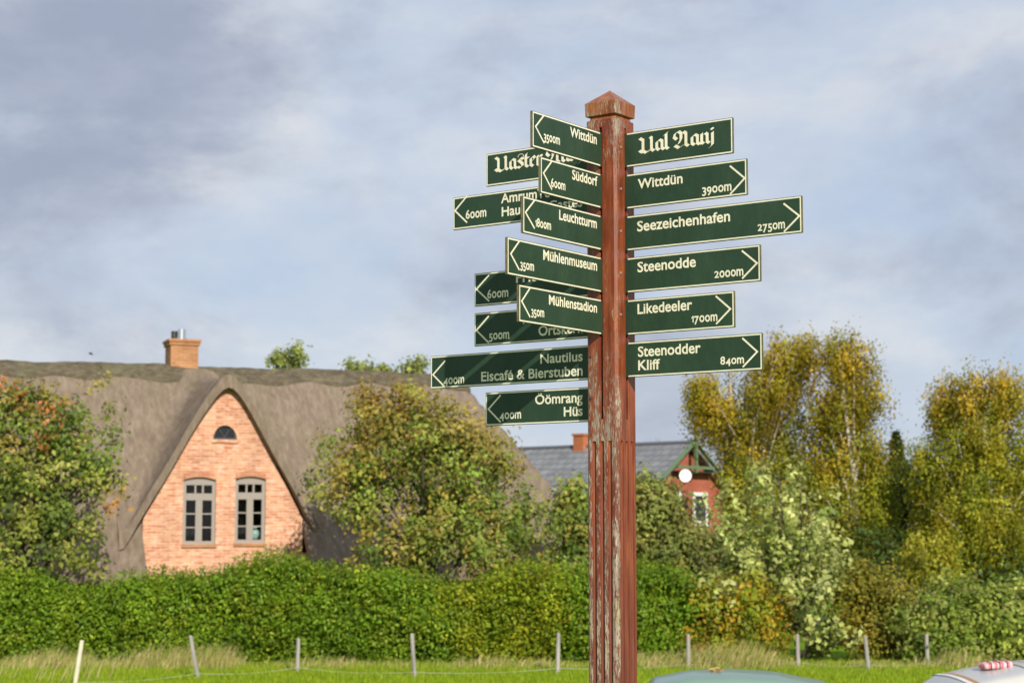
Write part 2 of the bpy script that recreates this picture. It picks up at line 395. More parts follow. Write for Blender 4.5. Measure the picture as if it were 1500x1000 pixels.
def warp(g):
    g = g.copy(); y = g[:, 1]; g[:, 1] = np.where(y <= XH*1.03, y*KX, XH*KX + (y-XH)*(CAPH*1.03-XH*KX)/(CAPH-XH)); return g
def number(txt):      # old-style figures
    V = []; Fc = []; x = 0
    for ch in txt:
        g, f = glyph('o' if ch == '0' else ch); g = g.copy()
        if ch in '0m': g = warp(g)
        if ch == '2': g[:, 1] *= XH*KX/CAPH
        if ch in '34579': g[:, 1] = g[:, 1]*.96 - (CAPH-XH)*.70
        if ch == '1':
            h_ = XH*KX; w_ = .052; g = np.array([(.10-w_, 0), (.10+w_, 0), (.10+w_, h_), (.10-w_, h_), (-.07, h_*.72), (-.03, h_*.60), (.10-w_, h_*.78)]); f = [(0, 1, 2, 6), (6, 2, 3), (4, 5, 6, 3)]
        b = bounds(g); g[:, 0] += x - b[0]; o = sum(len(q) for q in V)
        V.append(g); Fc += [tuple(i+o for i in t) for t in f]; x += b[1]-b[0] + .055
    return np.concatenate(V), Fc
FR = {   # broad-nib strokes of the blackletter words, x-height 1
 'a': (.78, [[(.12, .80), (.12, .20), (.30, .03)], [(.08, .82), (.34, 1.0), (.56, .86), (.56, .18), (.72, .03)], [(.30, .03), (.54, .24)]]),
 'n': (.80, [[(-.04, .84), (.13, .98), (.13, .17), (.28, .03)], [(-.02, .14), (.14, .05)], [(.20, .78), (.44, 1.0), (.57, .86), (.57, .17), (.73, .03)]]),
 'l': (.36, [[(-.05, 1.32), (.12, 1.5), (.12, .17), (.29, .03)], [(.12, 1.48), (.24, 1.62)]]),
 'j': (.42, [[(.02, .84), (.2, .98), (.2, -.18), (-.04, -.42)], [(.14, 1.36), (.24, 1.28)]]),
 's': (.66, [[(.54, .86), (.36, 1.0), (.12, .80), (.46, .46), (.52, .22), (.28, .03), (.04, .14)], ]),
 't': (.50, [[(.22, 1.34), (.16, 1.2), (.16, .18), (.36, .03)], [(.0, .92), (.42, .92)]]),
 'e': (.64, [[(.12, .80), (.12, .20), (.32, .02), (.56, .2)], [(.10, .82), (.36, 1.0), (.52, .82), (.22, .5)]]),
 'r': (.56, [[(-.04, .84), (.13, .98), (.13, .17), (.28, .03)], [(.20, .78), (.40, 1.0), (.52, .88)]]),
 'U': (1.16, [[(-.14, 1.38), (.12, 1.17), (.12, .14), (.36, -.07), (.66, .20)], [(-.16, .20), (.10, .0)], [(.12, .08), (.42, -.05), (.78, .14)], [(.74, 1.38), (.84, 1.28), (.84, .20), (1.02, .03)]]),
 'A': (1.30, [[(.30, 1.50), (.04, 1.36), (-.06, 1.02), (.16, .78)], [(.34, 1.50), (.52, 1.30), (.52, .75), (.34, .36), (.04, .10)], [(.02, .20), (.34, -.05), (.74, .20)], [(.74, 1.42), (.92, 1.24), (.92, .20), (1.11, .03)], [(.50, 1.16), (.92, 1.42)]]),
 ' ': (.48, []),
}
def blackletter(txt):
    V = []; Fc = []; lay = []; x = 0; k = 0
    nv = np.array((math.cos(R(38)), math.sin(R(38))))*.145
    for ch in txt:
        adv, st = FR[ch]
        for s in st:
            for p, q in zip(s, s[1:]):
                p = np.array(p) + (x, 0); q = np.array(q) + (x, 0)
                if (p-q) @ np.array((nv[1], -nv[0])) < 0: pass
                d = (q-p)/max(1e-6, np.linalg.norm(q-p))*.02
                b = len(V); V += [p-nv-d, p+nv-d, q+nv+d, q-nv+d]; Fc.append((b, b+1, b+2, b+3)); lay += [k % 9]*4; k += 1
        if ch == 's':   # hairline flourish over the long-tailed s
            pts = [np.array((x+.34+.27*math.cos(a), 1.16+.24*math.sin(a))) for a in np.linspace(R(-60), R(200), 12)]
            for p, q in zip(pts, pts[1:]):
                d = q-p; w = np.array((-d[1], d[0]))/np.linalg.norm(d)*.025
                b = len(V); V += [p-w, p+w, q+w, q-w]; Fc.append((b, b+1, b+2, b+3)); lay += [k % 9]*4; k += 1
        x += adv
    return np.array(V), Fc, lay
# boards -------------------------------------------------------------
Z_ROW0 = hit(924, 194.2, MSIG, 1, -PT/2).z
PITCH = (Z_ROW0 - hit(922.5, 501.0, MSIG, 1, -PT/2).z)/5; BH = Z_ROW0 - hit(924, 244.6, MSIG, 1, -PT/2).z
def board(kind, row, tip_px, texts, dist, arrow, label):
    """kind R: to the right, L: towards the camera on the left, B: to the left behind"""
    ztop = Z_ROW0 - PITCH*row; zbot = ztop - BH
    axis, off = (1, -PT/2) if kind in 'RB' else (0, PT/2)
    tipz = hit(tip_px, 400, MSIG, axis, off)
    def along(p): return p.x if kind in 'RB' else p.y
    tip = along(tipz); sg = 1 if tip > 0 else -1
    start = sg*.017
    def P(a, z, lift=0.):           # point on the visible face
        return Vector((a, off-lift, z)) if axis == 1 else Vector((off+lift, a, z))
    bm = bmesh.new(); a0, a1 = min(start, tip), max(start, tip)
    if axis == 1: box(bm, a0, a1, -PT/2, PT/2, zbot, ztop)
    else: box(bm, -PT/2, PT/2, a0, a1, zbot, ztop)
    bmesh.ops.bevel(bm, geom=bm.edges[:], offset=.0012, segments=1, affect='EDGES')
    o = objbm('direction_board', bm, PANEL, SIG, label=label)
    o.data.materials.append(EDGE)
    for p in o.data.polygons:
        if abs((p.normal.y if axis == 1 else p.normal.x)) < .6: p.material_index = 1
    # border
    V = []; Fc = []; bw = .0054; e = .0025
    def rect(A0, A1, Z0, Z1, lift=.0006):
        b = len(V); V.extend([P(A0, Z0, lift), P(A1, Z0, lift), P(A1, Z1, lift), P(A0, Z1, lift)]); Fc.append((b, b+1, b+2, b+3))
    bs = sg*(H_+.012) if kind != 'B' else sg*(H_+.002)
    te = tip - sg*e
    rect(bs, te, ztop-e-bw, ztop-e); rect(bs, te, zbot+e, zbot+e+bw); rect(te-sg*bw, te, zbot+e+bw, ztop-e-bw)
    obj('border', V, Fc, CREAM, o)
    # writing
    for spec in texts:
        txt, pl, pr, caph, style = spec
        A = hit(pl[0], pl[1], MSIG, axis, off); B = hit(pr[0], pr[1], MSIG, axis, off)
        C = hit(pl[0], pl[1]-caph, MSIG, axis, off)
        lay = None
        if style == 'sans': g, f = glyph(txt); g = warp(g); ref = CAPH
        elif style == 'num': g, f = number(txt); ref = XH*KX
        else: g, f, lay = blackletter(txt); ref = 1.0
        b = bounds(g); zb = (A.z+B.z)/2; aA, aB = along(A), along(B)
        sy = (C.z-A.z)/ref
        pts = [P(aA + (aB-aA)*(x-b[0])/(b[1]-b[0]), zb + y*sy, .0006 + (.00006*lay[i] if lay else 0)) for i, (x, y) in enumerate(g)]
        obj('lettering', pts, f, CREAM, o)
    if arrow:
        a, t, c = [hit(p[0], p[1], MSIG, axis, off) for p in arrow]
        at0, zt = along(t), t.z; V = []; Fc = []; w = .0036
        top = (along(a), a.z); bot = (along(c), c.z)
        hz = (top[1]-bot[1])/2*.95; av = (top[0]+bot[0])/2; zt = (top[1]+bot[1])/2
        d = Vector((av-at0, hz)).normalized(); n = Vector((-d.y, d.x))*w
        mi = w/abs(d.y)          # mitre
        V = [P(at0+sg*mi, zt, .0007), P(av+n.x*1, zt+hz+n.y*1, .0007) , P(av-n.x, zt+hz-n.y, .0007), P(at0-sg*mi, zt, .0007),
             P(av-n.x, zt-hz+n.y, .0007), P(av+n.x, zt-hz-n.y, .0007)]
        # order the two arms so that the outer edge meets the outer mitre point
        outer_first = (abs(V[1].x-V[0].x)+abs(V[1].y-V[0].y)) < (abs(V[2].x-V[0].x)+abs(V[2].y-V[0].y))
        Fc = [(0, 1, 2, 3), (0, 5, 4, 3)] if outer_first else [(0, 2, 1, 3), (0, 4, 5, 3)]
        obj('arrow', V, Fc, CREAM, o)
        if dist:
            pass
    return o
sn = 'sans'; nm = 'num'; fk = 'frak'
board('R', 0, 1076, [('Ual Aanj', (935, 223.6), (1047, 209.5), 15.2, fk)], 0, None, 'short green board reading Ual Aanj in blackletter, pointing right without an arrow')
board('R', 1, 1096, [('Wittdün', (934.4, 275.6), (1000, 269), 13.4, sn), ('3900m', (1028.6, 284), (1071.6, 279), 9.6, nm)], 1, [(1069, 242), (1091, 262), (1070, 285.6)], 'green board reading Wittdün 3900m with arrow to the right')
board('R', 2, 1176, [('Seezeichenhafen', (933.4, 337), (1069.6, 325.8), 14, sn), ('2750m', (1110, 338), (1150, 334.5), 9.4, nm)], 1, [(1148, 297), (1171, 317), (1148.4, 340.6)], 'longest right-hand green board reading Seezeichenhafen 2750m')
board('R', 3, 1114, [('Steenodde', (934, 398), (1019.4, 391), 14, sn), ('2000m', (1046.6, 407), (1089, 403.2), 9.6, nm)], 1, [(1086.6, 366), (1109, 385.6), (1087.4, 409)], 'green board reading Steenodde 2000m with arrow to the right')
board('R', 4, 1075, [('Likedeeler', (934, 459.4), (1014, 453.6), 14, sn), ('1700m', (1013, 472.5), (1051, 469.4), 9.4, nm)], 1, [(1048.6, 432.4), (1070, 452.6), (1049, 475.6)], 'short green board reading Likedeeler 1700m with arrow to the right')
board('R', 5, 1115, [('Steenodder', (934.6, 521.6), (1026.4, 517), 14, sn), ('Kliff', (935, 542), (967, 540.2), 14, sn), ('840m', (1055.4, 534), (1090, 531.4), 8.6, nm)], 1, [(1087.6, 494), (1109.4, 515.6), (1088, 538.6)], 'lowest right-hand green board reading Steenodder Kliff 840m')
board('L', 0, 780, [('Wittdün', (835, 199.6), (874, 211.6), 13.4, sn), ('3500m', (796.5, 205.5), (820, 212), 9.8, nm)], 1, [(797, 167.6), (784.4, 185), (797, 211)], 'topmost near board on the left reading Wittdün 3500m')
board('L', 1, 792, [('Süddorf', (838, 262.4), (875, 272.6), 13.4, sn), ('600m', (807, 273.4), (828, 279), 9.6, nm)], 1, [(808, 235), (796, 253), (808.6, 279)], 'shortest near board on the left reading Süddorf 600m')
board('L', 2, 766, [('Leuchtturm', (819, 321.4), (874, 334.6), 13.8, sn), ('1800m', (784, 331.6), (807, 336.8), 9.6, nm)], 1, [(783, 292.4), (769.6, 311), (783, 336)], 'near board on the left reading Leuchtturm 1800m')
board('L', 3, 743, [('Mühlenmuseum', (795.6, 380), (874.4, 396.6), 14.2, sn), ('350m', (762, 392.6), (782, 397), 9.8, nm)], 1, [(760.6, 352), (748, 372.4), (760.6, 396.6)], 'longest near board on the left reading Mühlenmuseum 350m')
board('L', 4, 760, [('Mühlenstadion', (804, 445), (874.4, 458.6), 13.6, sn), ('350m', (778, 461), (797, 465), 9.6, nm)], 1, [(776, 420.6), (764, 442), (776.6, 465.6)], 'lowest near board on the left reading Mühlenstadion 350m')
board('B', 0, 712, [('Uaster Aanj', (724, 250.8), (853.6, 234), 14.4, fk)], 0, None, 'rear left board reading Uaster in blackletter, half hidden by nearer boards')
board('B', 1, 663.5, [('AmrumTouristik', (734, 297.4), (853, 282.6), 13, sn), ('Haus des Gastes', (735, 316.4), (853, 303), 13, sn), ('600m', (682.4, 320), (712.4, 317.4), 9.4, nm)], 1, [(684.4, 286), (666.6, 308.6), (684.4, 327)], 'rear left board with two hidden text lines and 600m, in sunshine')
board('B', 3, 695, [('Friesencafé', (756, 414.6), (853, 404), 13, sn), ('600m', (714, 437), (744.6, 434), 9.4, nm)], 1, [(716.6, 401.6), (698, 423.6), (716.6, 442)], 'shaded rear left board beginning Fries with 600m')
board('B', 4, 695, [('Historischer', (766, 474.6), (853.6, 466.5), 13, sn), ('Ortskern', (789, 492.4), (854, 486), 13.4, sn), ('500m', (716.4, 498), (746, 494.8), 9.4, nm)], 1, [(716, 461.6), (698, 484), (716.4, 503)], 'shaded rear left board reading Ortskern 500m')
board('B', 5, 631.5, [('Nautilus', (791.6, 532.4), (853.6, 528), 13, sn), ('Eiscafé & Bierstuben', (705, 560), (853.6, 547.6), 13.2, sn), ('400m', (650, 563.4), (680, 560), 9.2, nm)], 1, [(652.6, 527), (634.4, 548.4), (652, 568)], 'longest rear left board reading Nautilus Eiscafé & Bierstuben 400m')
board('B', 6, 711.5, [('Öömrang', (784, 592), (853.6, 588.6), 13.2, sn), ('Hüs', (826, 609.6), (853.6, 608), 13.2, sn), ('400m', (732, 614.4), (763.4, 611.4), 9.2, nm)], 1, [(733.4, 577.4), (715.6, 599.4), (733.6, 619)], 'lowest rear left board reading Öömrang Hüs 400m')
def bolts():
    def bolt(c, ax):
        V = []; Fc = []; p = Vector(c)
        d = Vector((1, 0, 0)) if ax == 0 else Vector((0, -1, 0))
        tube(V, Fc, [p, p+d*.003, p+d*.0045], [.0062, .0062, .003], 8); obj('bolt', V, Fc, BOLT, SIG)
    for py in (216, 277, 339, 400, 461): bolt(tuple(hit(909.5, py, MSIG, 0, H_)), 0)
    for py in (523, 584): 
        V = []; Fc = []; p = hit(865, py, MSIG, 1, -H_); tube(V, Fc, [p, p+Vector((0, -.002, 0)), p+Vector((0, -.0025, 0))], [.006, .006, .003], 8); obj('bolt', V, Fc, DARKM, SIG, label='dark disc standing in for a hole in the post')  # dark discs added in place of the holes in the left face
bolts()

# ------------------------------------------------------------------ foliage
PAL = {
 'hedge': [(0.125, 0.218, 0.012), (0.146, 0.242, 0.014), (0.181, 0.26, 0.015), (0.111, 0.189, 0.012), (0.209, 0.266, 0.017)],
 'haw': [(0.151, 0.218, 0.028), (0.206, 0.256, 0.044), (0.261, 0.263, 0.057), (0.103, 0.156, 0.028), (0.289, 0.233, 0.044)],
 'haw_top': [(0.254, 0.223, 0.048), (0.297, 0.233, 0.053), (0.223, 0.191, 0.032), (0.286, 0.191, 0.037), (0.201, 0.212, 0.037)],
 'apple': [(0.129, 0.188, 0.025), (0.172, 0.23, 0.03), (0.23, 0.251, 0.041), (0.1, 0.14, 0.027), (0.287, 0.279, 0.068)],
 'apple_top': [(.34, .24, .07), (.36, .19, .05), (.30, .25, .07), (.24, .21, .04), (.36, .14, .04)],
 'birch': [(0.289, 0.216, 0.011), (0.359, 0.256, 0.016), (0.235, 0.203, 0.016), (0.166, 0.162, 0.016), (0.401, 0.269, 0.026)],
 'birch_brown': [(0.23, 0.152, 0.015), (0.28, 0.189, 0.015), (0.17, 0.113, 0.024), (0.304, 0.203, 0.024)],
 'birch_green': [(0.238, 0.248, 0.015), (0.301, 0.288, 0.025), (0.175, 0.209, 0.019), (0.263, 0.222, 0.015)],
 'pale': [(0.315, 0.342, 0.092), (0.393, 0.422, 0.137), (0.256, 0.292, 0.07), (0.158, 0.202, 0.038), (0.443, 0.464, 0.167)],
 'willow': [(0.176, 0.202, 0.045), (0.223, 0.235, 0.06), (0.129, 0.157, 0.035), (0.259, 0.246, 0.06)],
 'orange': [(0.293, 0.206, 0.013), (0.324, 0.157, 0.013), (0.23, 0.242, 0.017), (0.157, 0.218, 0.013), (0.23, 0.254, 0.022), (0.261, 0.266, 0.022)],
 'orange_low': [(.25, .26, .018), (.20, .25, .018), (.28, .24, .02), (.15, .20, .015), (.31, .21, .02)],
 'olive': [(0.22, 0.187, 0.02), (0.176, 0.165, 0.018), (0.143, 0.154, 0.017), (0.264, 0.198, 0.022)],
 'round': [(0.205, 0.261, 0.034), (0.257, 0.297, 0.051), (0.154, 0.214, 0.025), (0.308, 0.321, 0.079), (0.115, 0.178, 0.018)],
 'conifer': [(.03, .055, .014), (.045, .075, .018), (.025, .045, .014)],
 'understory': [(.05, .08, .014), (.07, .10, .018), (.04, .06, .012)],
 'far': [(.20, .24, .05), (.26, .28, .07), (.16, .19, .05)],
 'redtwig': [(.22, .11, .08), (.28, .15, .11)],
}
def leaves_mesh(name, C, Dn, ln, wd, cols, parent, matl=LEAF, axis=None):
    """C centres, Dn normals, ln/wd sizes: one folded leaf-shaped quad each"""
    n = len(C); Dn = Dn/np.linalg.norm(Dn, axis=1)[:, None]
    if axis is None: axis = rng.normal(size=(n, 3))
    A = axis - (axis*Dn).sum(1)[:, None]*Dn; A /= np.linalg.norm(A, axis=1)[:, None] + 1e-9
    B = np.cross(Dn, A)
    fold = Dn*(wd*.25)[:, None]
    v = np.stack([C - A*(ln/2)[:, None], C + B*(wd/2)[:, None] + fold - A*(ln*.08)[:, None], C + A*(ln/2)[:, None], C - B*(wd/2)[:, None] + fold - A*(ln*.08)[:, None]], 1).reshape(-1, 3)
    me = bpy.data.meshes.new(name); me.vertices.add(4*n); me.vertices.foreach_set('co', v.astype(np.float32).ravel())
    me.loops.add(4*n); me.loops.foreach_set('vertex_index', np.arange(4*n, dtype=np.int32))
    me.polygons.add(n); me.polygons.foreach_set('loop_start', np.arange(0, 4*n, 4, dtype=np.int32)); 
    me.update(calc_edges=True)
    at_ = me.attributes.new('tint', 'FLOAT_COLOR', 'FACE'); at_.data.foreach_set('color', np.concatenate([cols, np.ones((n, 1))], 1).astype(np.float32).ravel())
    me.materials.append(matl)
    o = bpy.data.objects.new(name, me); col.objects.link(o)
    if parent: o.parent = parent
    return o
def pick(pal, n, var=.22):
    p = np.array(PAL[pal]); c = p[rng.integers(0, len(p), n)]
    return c*(1 + var*rng.normal(size=(n, 1))).clip(.5, 1.6)
def blob_pts(bl, n, power=.5):
    """clump centres inside blobs (px,py,Y,rx_px,ry_px,depth_m,weight)"""
    w = np.array([b[6] for b in bl], float); k = rng.choice(len(bl), n, p=w/w.sum()); out = np.zeros((n, 3)); nrm = np.zeros((n, 3))
    cs = [at(b[0], b[1], b[2]) for b in bl]
    for i in range(n):
        b = bl[k[i]]; sc = b[2]/F; d = rng.normal(size=3); d /= np.linalg.norm(d); r = rng.random()**power
        r *= 1 + .2*math.sin(5*d[0]+k[i]*1.7)*math.cos(4*d[2]+k[i]) + (.28*rng.random() if rng.random() < .14 else 0)
        out[i] = cs[k[i]] + Vector((d[0]*r*b[3]*sc, d[1]*r*b[5], d[2]*r*b[4]*sc)); nrm[i] = d*r
    return out, nrm
def plant(name, label, cat, base, bl, nclump, per, clump_r, leaf, pal, pal_top=None, top=None, group=None, trunk_r=.12, bark=None, limbs=14,
          droop=0., up=.35, stems=1, power=.5, flat=1.0, crown='crown', cvar=.24, pts=None, tfront=0.):
    """base (px, Y): the foot of the trunk; blobs in photograph pixels"""
    bp = at(base[0], 780, base[1]); bx, by = bp.x, base[1]; root = empty(name, (bx, by, ground(bx, by)), 0, label, cat, group)
    C, N = pts if pts else blob_pts(bl, nclump, power); nclump = len(C)
    clump_r = clump_r*.86
    C[:, 2] = np.maximum(C[:, 2], .15)
    cc = pick(pal, nclump, cvar)
    if pal_top:
        zt0, zt1 = top; h = ((C[:, 2]-zt0)/(zt1-zt0)).clip(0, 1) + .22*rng.normal(size=nclump)
        ct = pick(pal_top, nclump, cvar); m = (h > .55); cc[m] = ct[m]
    idx = np.repeat(np.arange(nclump), per); n = len(idx)
    off = rng.normal(size=(n, 3))*clump_r*np.array((1, 1, flat))
    if droop: off[:, 2] -= np.abs(rng.normal(size=n))*droop
    P = C[idx] + off; P[:, 2] = np.maximum(P[:, 2], .03)
    D = N[idx]*.6 + off/clump_r*.3 + rng.normal(size=(n, 3))*.62 + np.array((.1, -.5, up))
    c2 = 1.3*cc[idx]*(1 + .15*rng.normal(size=(n, 1))).clip(.45, 1.7)
    ln = leaf*(.65 + .7*rng.random(n)); wd = ln*(.55 + .15*rng.random(n))
    ax = rng.normal(size=(n, 3)) + (np.array((0, 0, -1.6)) if droop else 0)
    rl = np.array(root.location)
    leaves_mesh(crown, P - rl, D, ln, wd, c2.clip(0, .9), root, axis=ax)
    # trunk and limbs
    V = []; Fc = []; o = Vector((0, 0, 0)); mid = Vector(C.mean(0) - rl)
    for s in range(stems):
        b0 = Vector(((s-(stems-1)/2)*trunk_r*3.2, rng.normal()*trunk_r, 0)); tp = Vector((mid.x*.6 + (s-(stems-1)/2)*.5, mid.y*.6, max(.3, (C[:, 2].max()-rl[2])*.92)))
        pts = [b0.lerp(tp, t) + Vector((math.sin(t*5+s)*.12*tp.z*.12, math.cos(t*4+s)*.05 - tfront*math.sin(math.pi*min(1, t*1.1)), 0)) for t in np.linspace(0, 1, 9)]
        tube(V, Fc, pts, [trunk_r*(1-.86*t) for t in np.linspace(0, 1, 9)], 8)
        sel = rng.choice(nclump, min(limbs, nclump), replace=False)
        for q in sel:
            e = Vector(C[q]-rl); t0 = min(.85, max(.12, (e.z/tp.z)*.62 if tp.z else .3)); a = pts[int(t0*8)]
            m = a.lerp(e, .5) + Vector((0, 0, .12*(e-a).length)); r0 = trunk_r*(1-.86*t0)*.55
            pp = [(a*(1-t)**2 + m*2*t*(1-t) + e*t*t) for t in np.linspace(0, 1, 6)]
            tube(V, Fc, pp, [r0*(1-.85*t)+.004 for t in np.linspace(0, 1, 6)], 5)
    obj('trunk' if stems == 1 else 'stems', V, Fc, bark or BARK, root, smooth=True)
    return root

def hedge():
    root = empty('hedge', (at(505, 780, 40).x, 40.0, 0), 0, 'long dense green hedge in front of the thatched house', 'hedge')
    n = 84000; nc = 1700
    x0, x1 = at(-40, 780, 40).x, at(1015, 780, 40).x
    cx = rng.uniform(x0, x1, nc); 
    topz = 1.78 + .16*np.sin(cx*.9) + .12*np.sin(cx*2.3+1) + .14*np.exp(-((cx+4.2)/1.3)**2) - .10*np.exp(-((cx+9.5)/1.6)**2)
    u = rng.random(nc); face = rng.random(nc)
    cz = np.where(face < .7, topz*(rng.random(nc)**.8), topz*(.86+.14*rng.random(nc)))
    cy = np.where(face < .7, 39.35 + np.abs(rng.normal(size=nc))*.34, 39.4 + 1.5*u) + .14*np.sin(cx*3.1)*np.cos(cz*3) + .16*np.sin(cx*1.37+1)*np.sin(cz*2.1+cx*.6)
    cy += (cz/topz)**3*.25
    C = np.stack([cx, cy, cz], 1); cc = pick('hedge', nc, .22)
    yel = (np.sin(cx*1.1+2)+np.sin(cx*.37+cz)) > .75; cc[yel] = cc[yel]*np.array((1.28, 1.03, .9))
    idx = rng.integers(0, nc, n); off = rng.normal(size=(n, 3))*np.array((.16, .11, .14)); P = C[idx]+off
    D = off*3 + rng.normal(size=(n, 3))*.6 + np.array((0, -.55, .5)); c2 = 1.3*cc[idx]*(1+.13*rng.normal(size=(n, 1))).clip(.5, 1.6)
    P[:, 2] = np.maximum(P[:, 2], .05)
    ln = .088*(.6+.7*rng.random(n)); wd = ln*.6
    q = 26000; P2 = np.stack([rng.uniform(x0, x1, q), rng.uniform(39.75, 40.7, q), rng.random(q)], 1); P2[:, 2] *= 1.7+.16*np.sin(P2[:, 0]*.9)+.12*np.sin(P2[:, 0]*2.3+1)
    P = np.concatenate([P, P2]); D = np.concatenate([D, rng.normal(size=(q, 3))*.5+np.array((0, -.7, .3))]); c2 = np.concatenate([c2, 1.3*pick('hedge', q)]); l2 = .15*(.7+.5*rng.random(q)); ln = np.concatenate([ln, l2]); wd = np.concatenate([wd, l2*.7]); n += q
    # upright young shoots on the top
    ns = 520; sx = rng.uniform(x0, x1, ns); sy = rng.uniform(39.4, 40.8, ns); st = 1.78+.16*np.sin(sx*.9)+.12*np.sin(sx*2.3+1)+.14*np.exp(-((sx+4.2)/1.3)**2) - .10*np.exp(-((sx+9.5)/1.6)**2); sh = .18+.32*rng.random(ns)
    k = 16; si = np.repeat(np.arange(ns), k); tt = rng.random(ns*k); SP = np.stack([sx[si]+.035*rng.normal(size=ns*k), sy[si]+.035*rng.normal(size=ns*k), st[si]-.08+sh[si]*tt], 1)
    sc = pick('hedge', ns*k); SD = rng.normal(size=(ns*k, 3))+np.array((0, -.5, .3)); sl_ = .08*(.6+.6*rng.random(ns*k))
    ax = rng.normal(size=(n+ns*k, 3)); ax[n:] += np.array((0, 0, 2.2))
    rl = np.array(root.location)
    leaves_mesh('foliage', np.concatenate([P, SP])-rl, np.concatenate([D, SD]), np.concatenate([ln, sl_]), np.concatenate([wd, sl_*.5]), np.concatenate([c2, sc]).clip(0, .9), root, axis=ax)
    V = []; Fc = []
    for i in range(70):
        x = x0+(x1-x0)*(i+.5)/70 - rl[0]; p = Vector((x, .4+.2*math.sin(i*7), 0)); 
        for s in (-1, 0, 1):
            q = p+Vector((s*.22, .05*s, 1.35)); tube(V, Fc, [p, p.lerp(q, .5)+Vector((s*.05, 0, 0)), q], [.025, .018, .006], 5)
    obj('branches', V, Fc, BARK, root)
hedge()

plant('apple_tree', 'leafy green tree with orange red tips left of the thatched house gable', 'tree', (42, 40.9),
      [(20, 690, 40.6, 130, 125, 1.1, 5), (90, 640, 40.8, 80, 85, .9, 2.2), (60, 780, 40.5, 110, 70, 1.0, 2.6), (150, 700, 40.9, 36, 60, .6, .8), (15, 590, 40.7, 60, 50, .7, 1.2), (0, 860, 40.1, 50, 60, .6, .9), (-70, 720, 40.6, 70, 170, 1, 2.4)],
      350, 40, .185, .122, 'apple', 'apple_top', (4.4, 6.6), trunk_r=.15, limbs=40, power=.6)
plant('hawthorn_tree', 'broad rounded tree turning yellow in front of the thatched roof', 'tree', (612, 41.8),
      [(625, 690, 41.8, 150, 110, 1.7, 5), (595, 612, 41.9, 82, 54, 1.1, 2.0), (680, 660, 41.8, 80, 62, 1.2, 1.6), (520, 700, 41.9, 75, 80, 1.1, 1.6), (725, 750, 41.6, 85, 66, 1.3, 1.8), (620, 800, 41.3, 150, 60, 1.4, 2.8), (740, 820, 41.2, 60, 40, .8, .7), (545, 585, 42, 24, 30, .5, .35), (500, 650, 42, 30, 50, .6, .5)],
      500, 44, .18, .115, 'haw', 'haw_top', (2.9, 6.2), trunk_r=.16, limbs=46, power=.6)
plant('rounded_bush', 'green bush standing directly left of the signpost before the slate roof', 'bush', (852, 45.5),
      [(850, 775, 45.5, 45, 62, .9, 3), (838, 735, 45.5, 24, 32, .5, .9), (870, 830, 45, 60, 50, .9, 2)], 190, 34, .19, .125, 'haw', trunk_r=.07, stems=3, limbs=14)
plant('willow_bush', 'grey green bush right of the signpost below the red brick gable', 'bush', (985, 46.5),
      [(960, 770, 46.5, 62, 65, 1.0, 3), (1012, 808, 46.3, 50, 46, 1.0, 2.2), (945, 720, 46.5, 24, 26, .5, .7), (975, 735, 46.5, 20, 26, .4, .5), (960, 840, 46, 80, 40, .9, 1.8)], 330, 38, .19, .125, 'willow', trunk_r=.08, stems=3, limbs=16)
def sprays(base, Y, n, tips, seed):
    """clump centres along branches that sweep up and outwards from a stem"""
    r = np.random.default_rng(seed); C = []; N = []
    for k in range(n):
        x0, y0, x1, y1, sp = tips[r.integers(0, len(tips))]
        a = at(x0+r.normal()*8, y0+r.normal()*10, Y+r.normal()*.35); b = at(x1+r.normal()*sp, y1+r.normal()*sp, Y+r.normal()*.8)
        for t in np.linspace(.3, 1, 7):
            p = a.lerp(b, t) + Vector((0, 0, -.25*t*(1-t))); C.append(p); N.append((b-a).normalized()*(.3+.7*t))
    return np.array(C), np.array(N)
plant('whitebeam_tree', 'pale cream green leaved young tree before the golden birches', 'tree', (1170, 40.9), None, 0, 10, .10, .135, 'pale', trunk_r=.05, stems=2, limbs=40, up=.45,
      pts=sprays(1205, 41, 92, [(1150, 880, 1056, 760, 16), (1140, 880, 1075, 720, 14), (1160, 880, 1200, 730, 14), (1160, 900, 1236, 800, 14), (1150, 900, 1085, 800, 26), (1150, 860, 1105, 695, 10), (1150, 860, 1158, 690, 10), (1170, 880, 1222, 760, 14), (1150, 930, 1050, 835, 18), (1180, 920, 1235, 860, 14), (1165, 900, 1180, 760, 22), (1150, 900, 1120, 800, 26), (1195, 940, 1215, 935, 22), (1180, 930, 1165, 880, 26), (1160, 900, 1190, 820, 30)], 5))
plant('spindle_bush', 'orange and yellow autumn bush at the right end of the hedge', 'bush', (1075, 40.2),
      [(1060, 900, 40.1, 50, 42, .8, 2.4), (1030, 880, 40.1, 32, 30, .6, 1.2), (1115, 905, 40.1, 44, 40, .7, 2), (1090, 870, 40.1, 34, 24, .6, 1), (1075, 940, 39.8, 80, 26, .7, 1.6), (1140, 890, 40.2, 22, 28, .5, .6)], 230, 38, .15, .10, 'orange_low', 'orange', (.0, 1.5), trunk_r=.05, stems=4, limbs=12)
plant('privet_bush', 'olive brown bush between the pale tree and the round green bush', 'bush', (1290, 41),
      [(1285, 880, 41, 55, 55, .8, 3), (1270, 935, 40.8, 50, 40, .7, 1.6), (1315, 920, 40.9, 36, 50, .7, 1.4), (1255, 850, 41, 24, 30, .5, .5)], 280, 40, .17, .085, 'olive', trunk_r=.05, stems=5, limbs=14, up=.6)
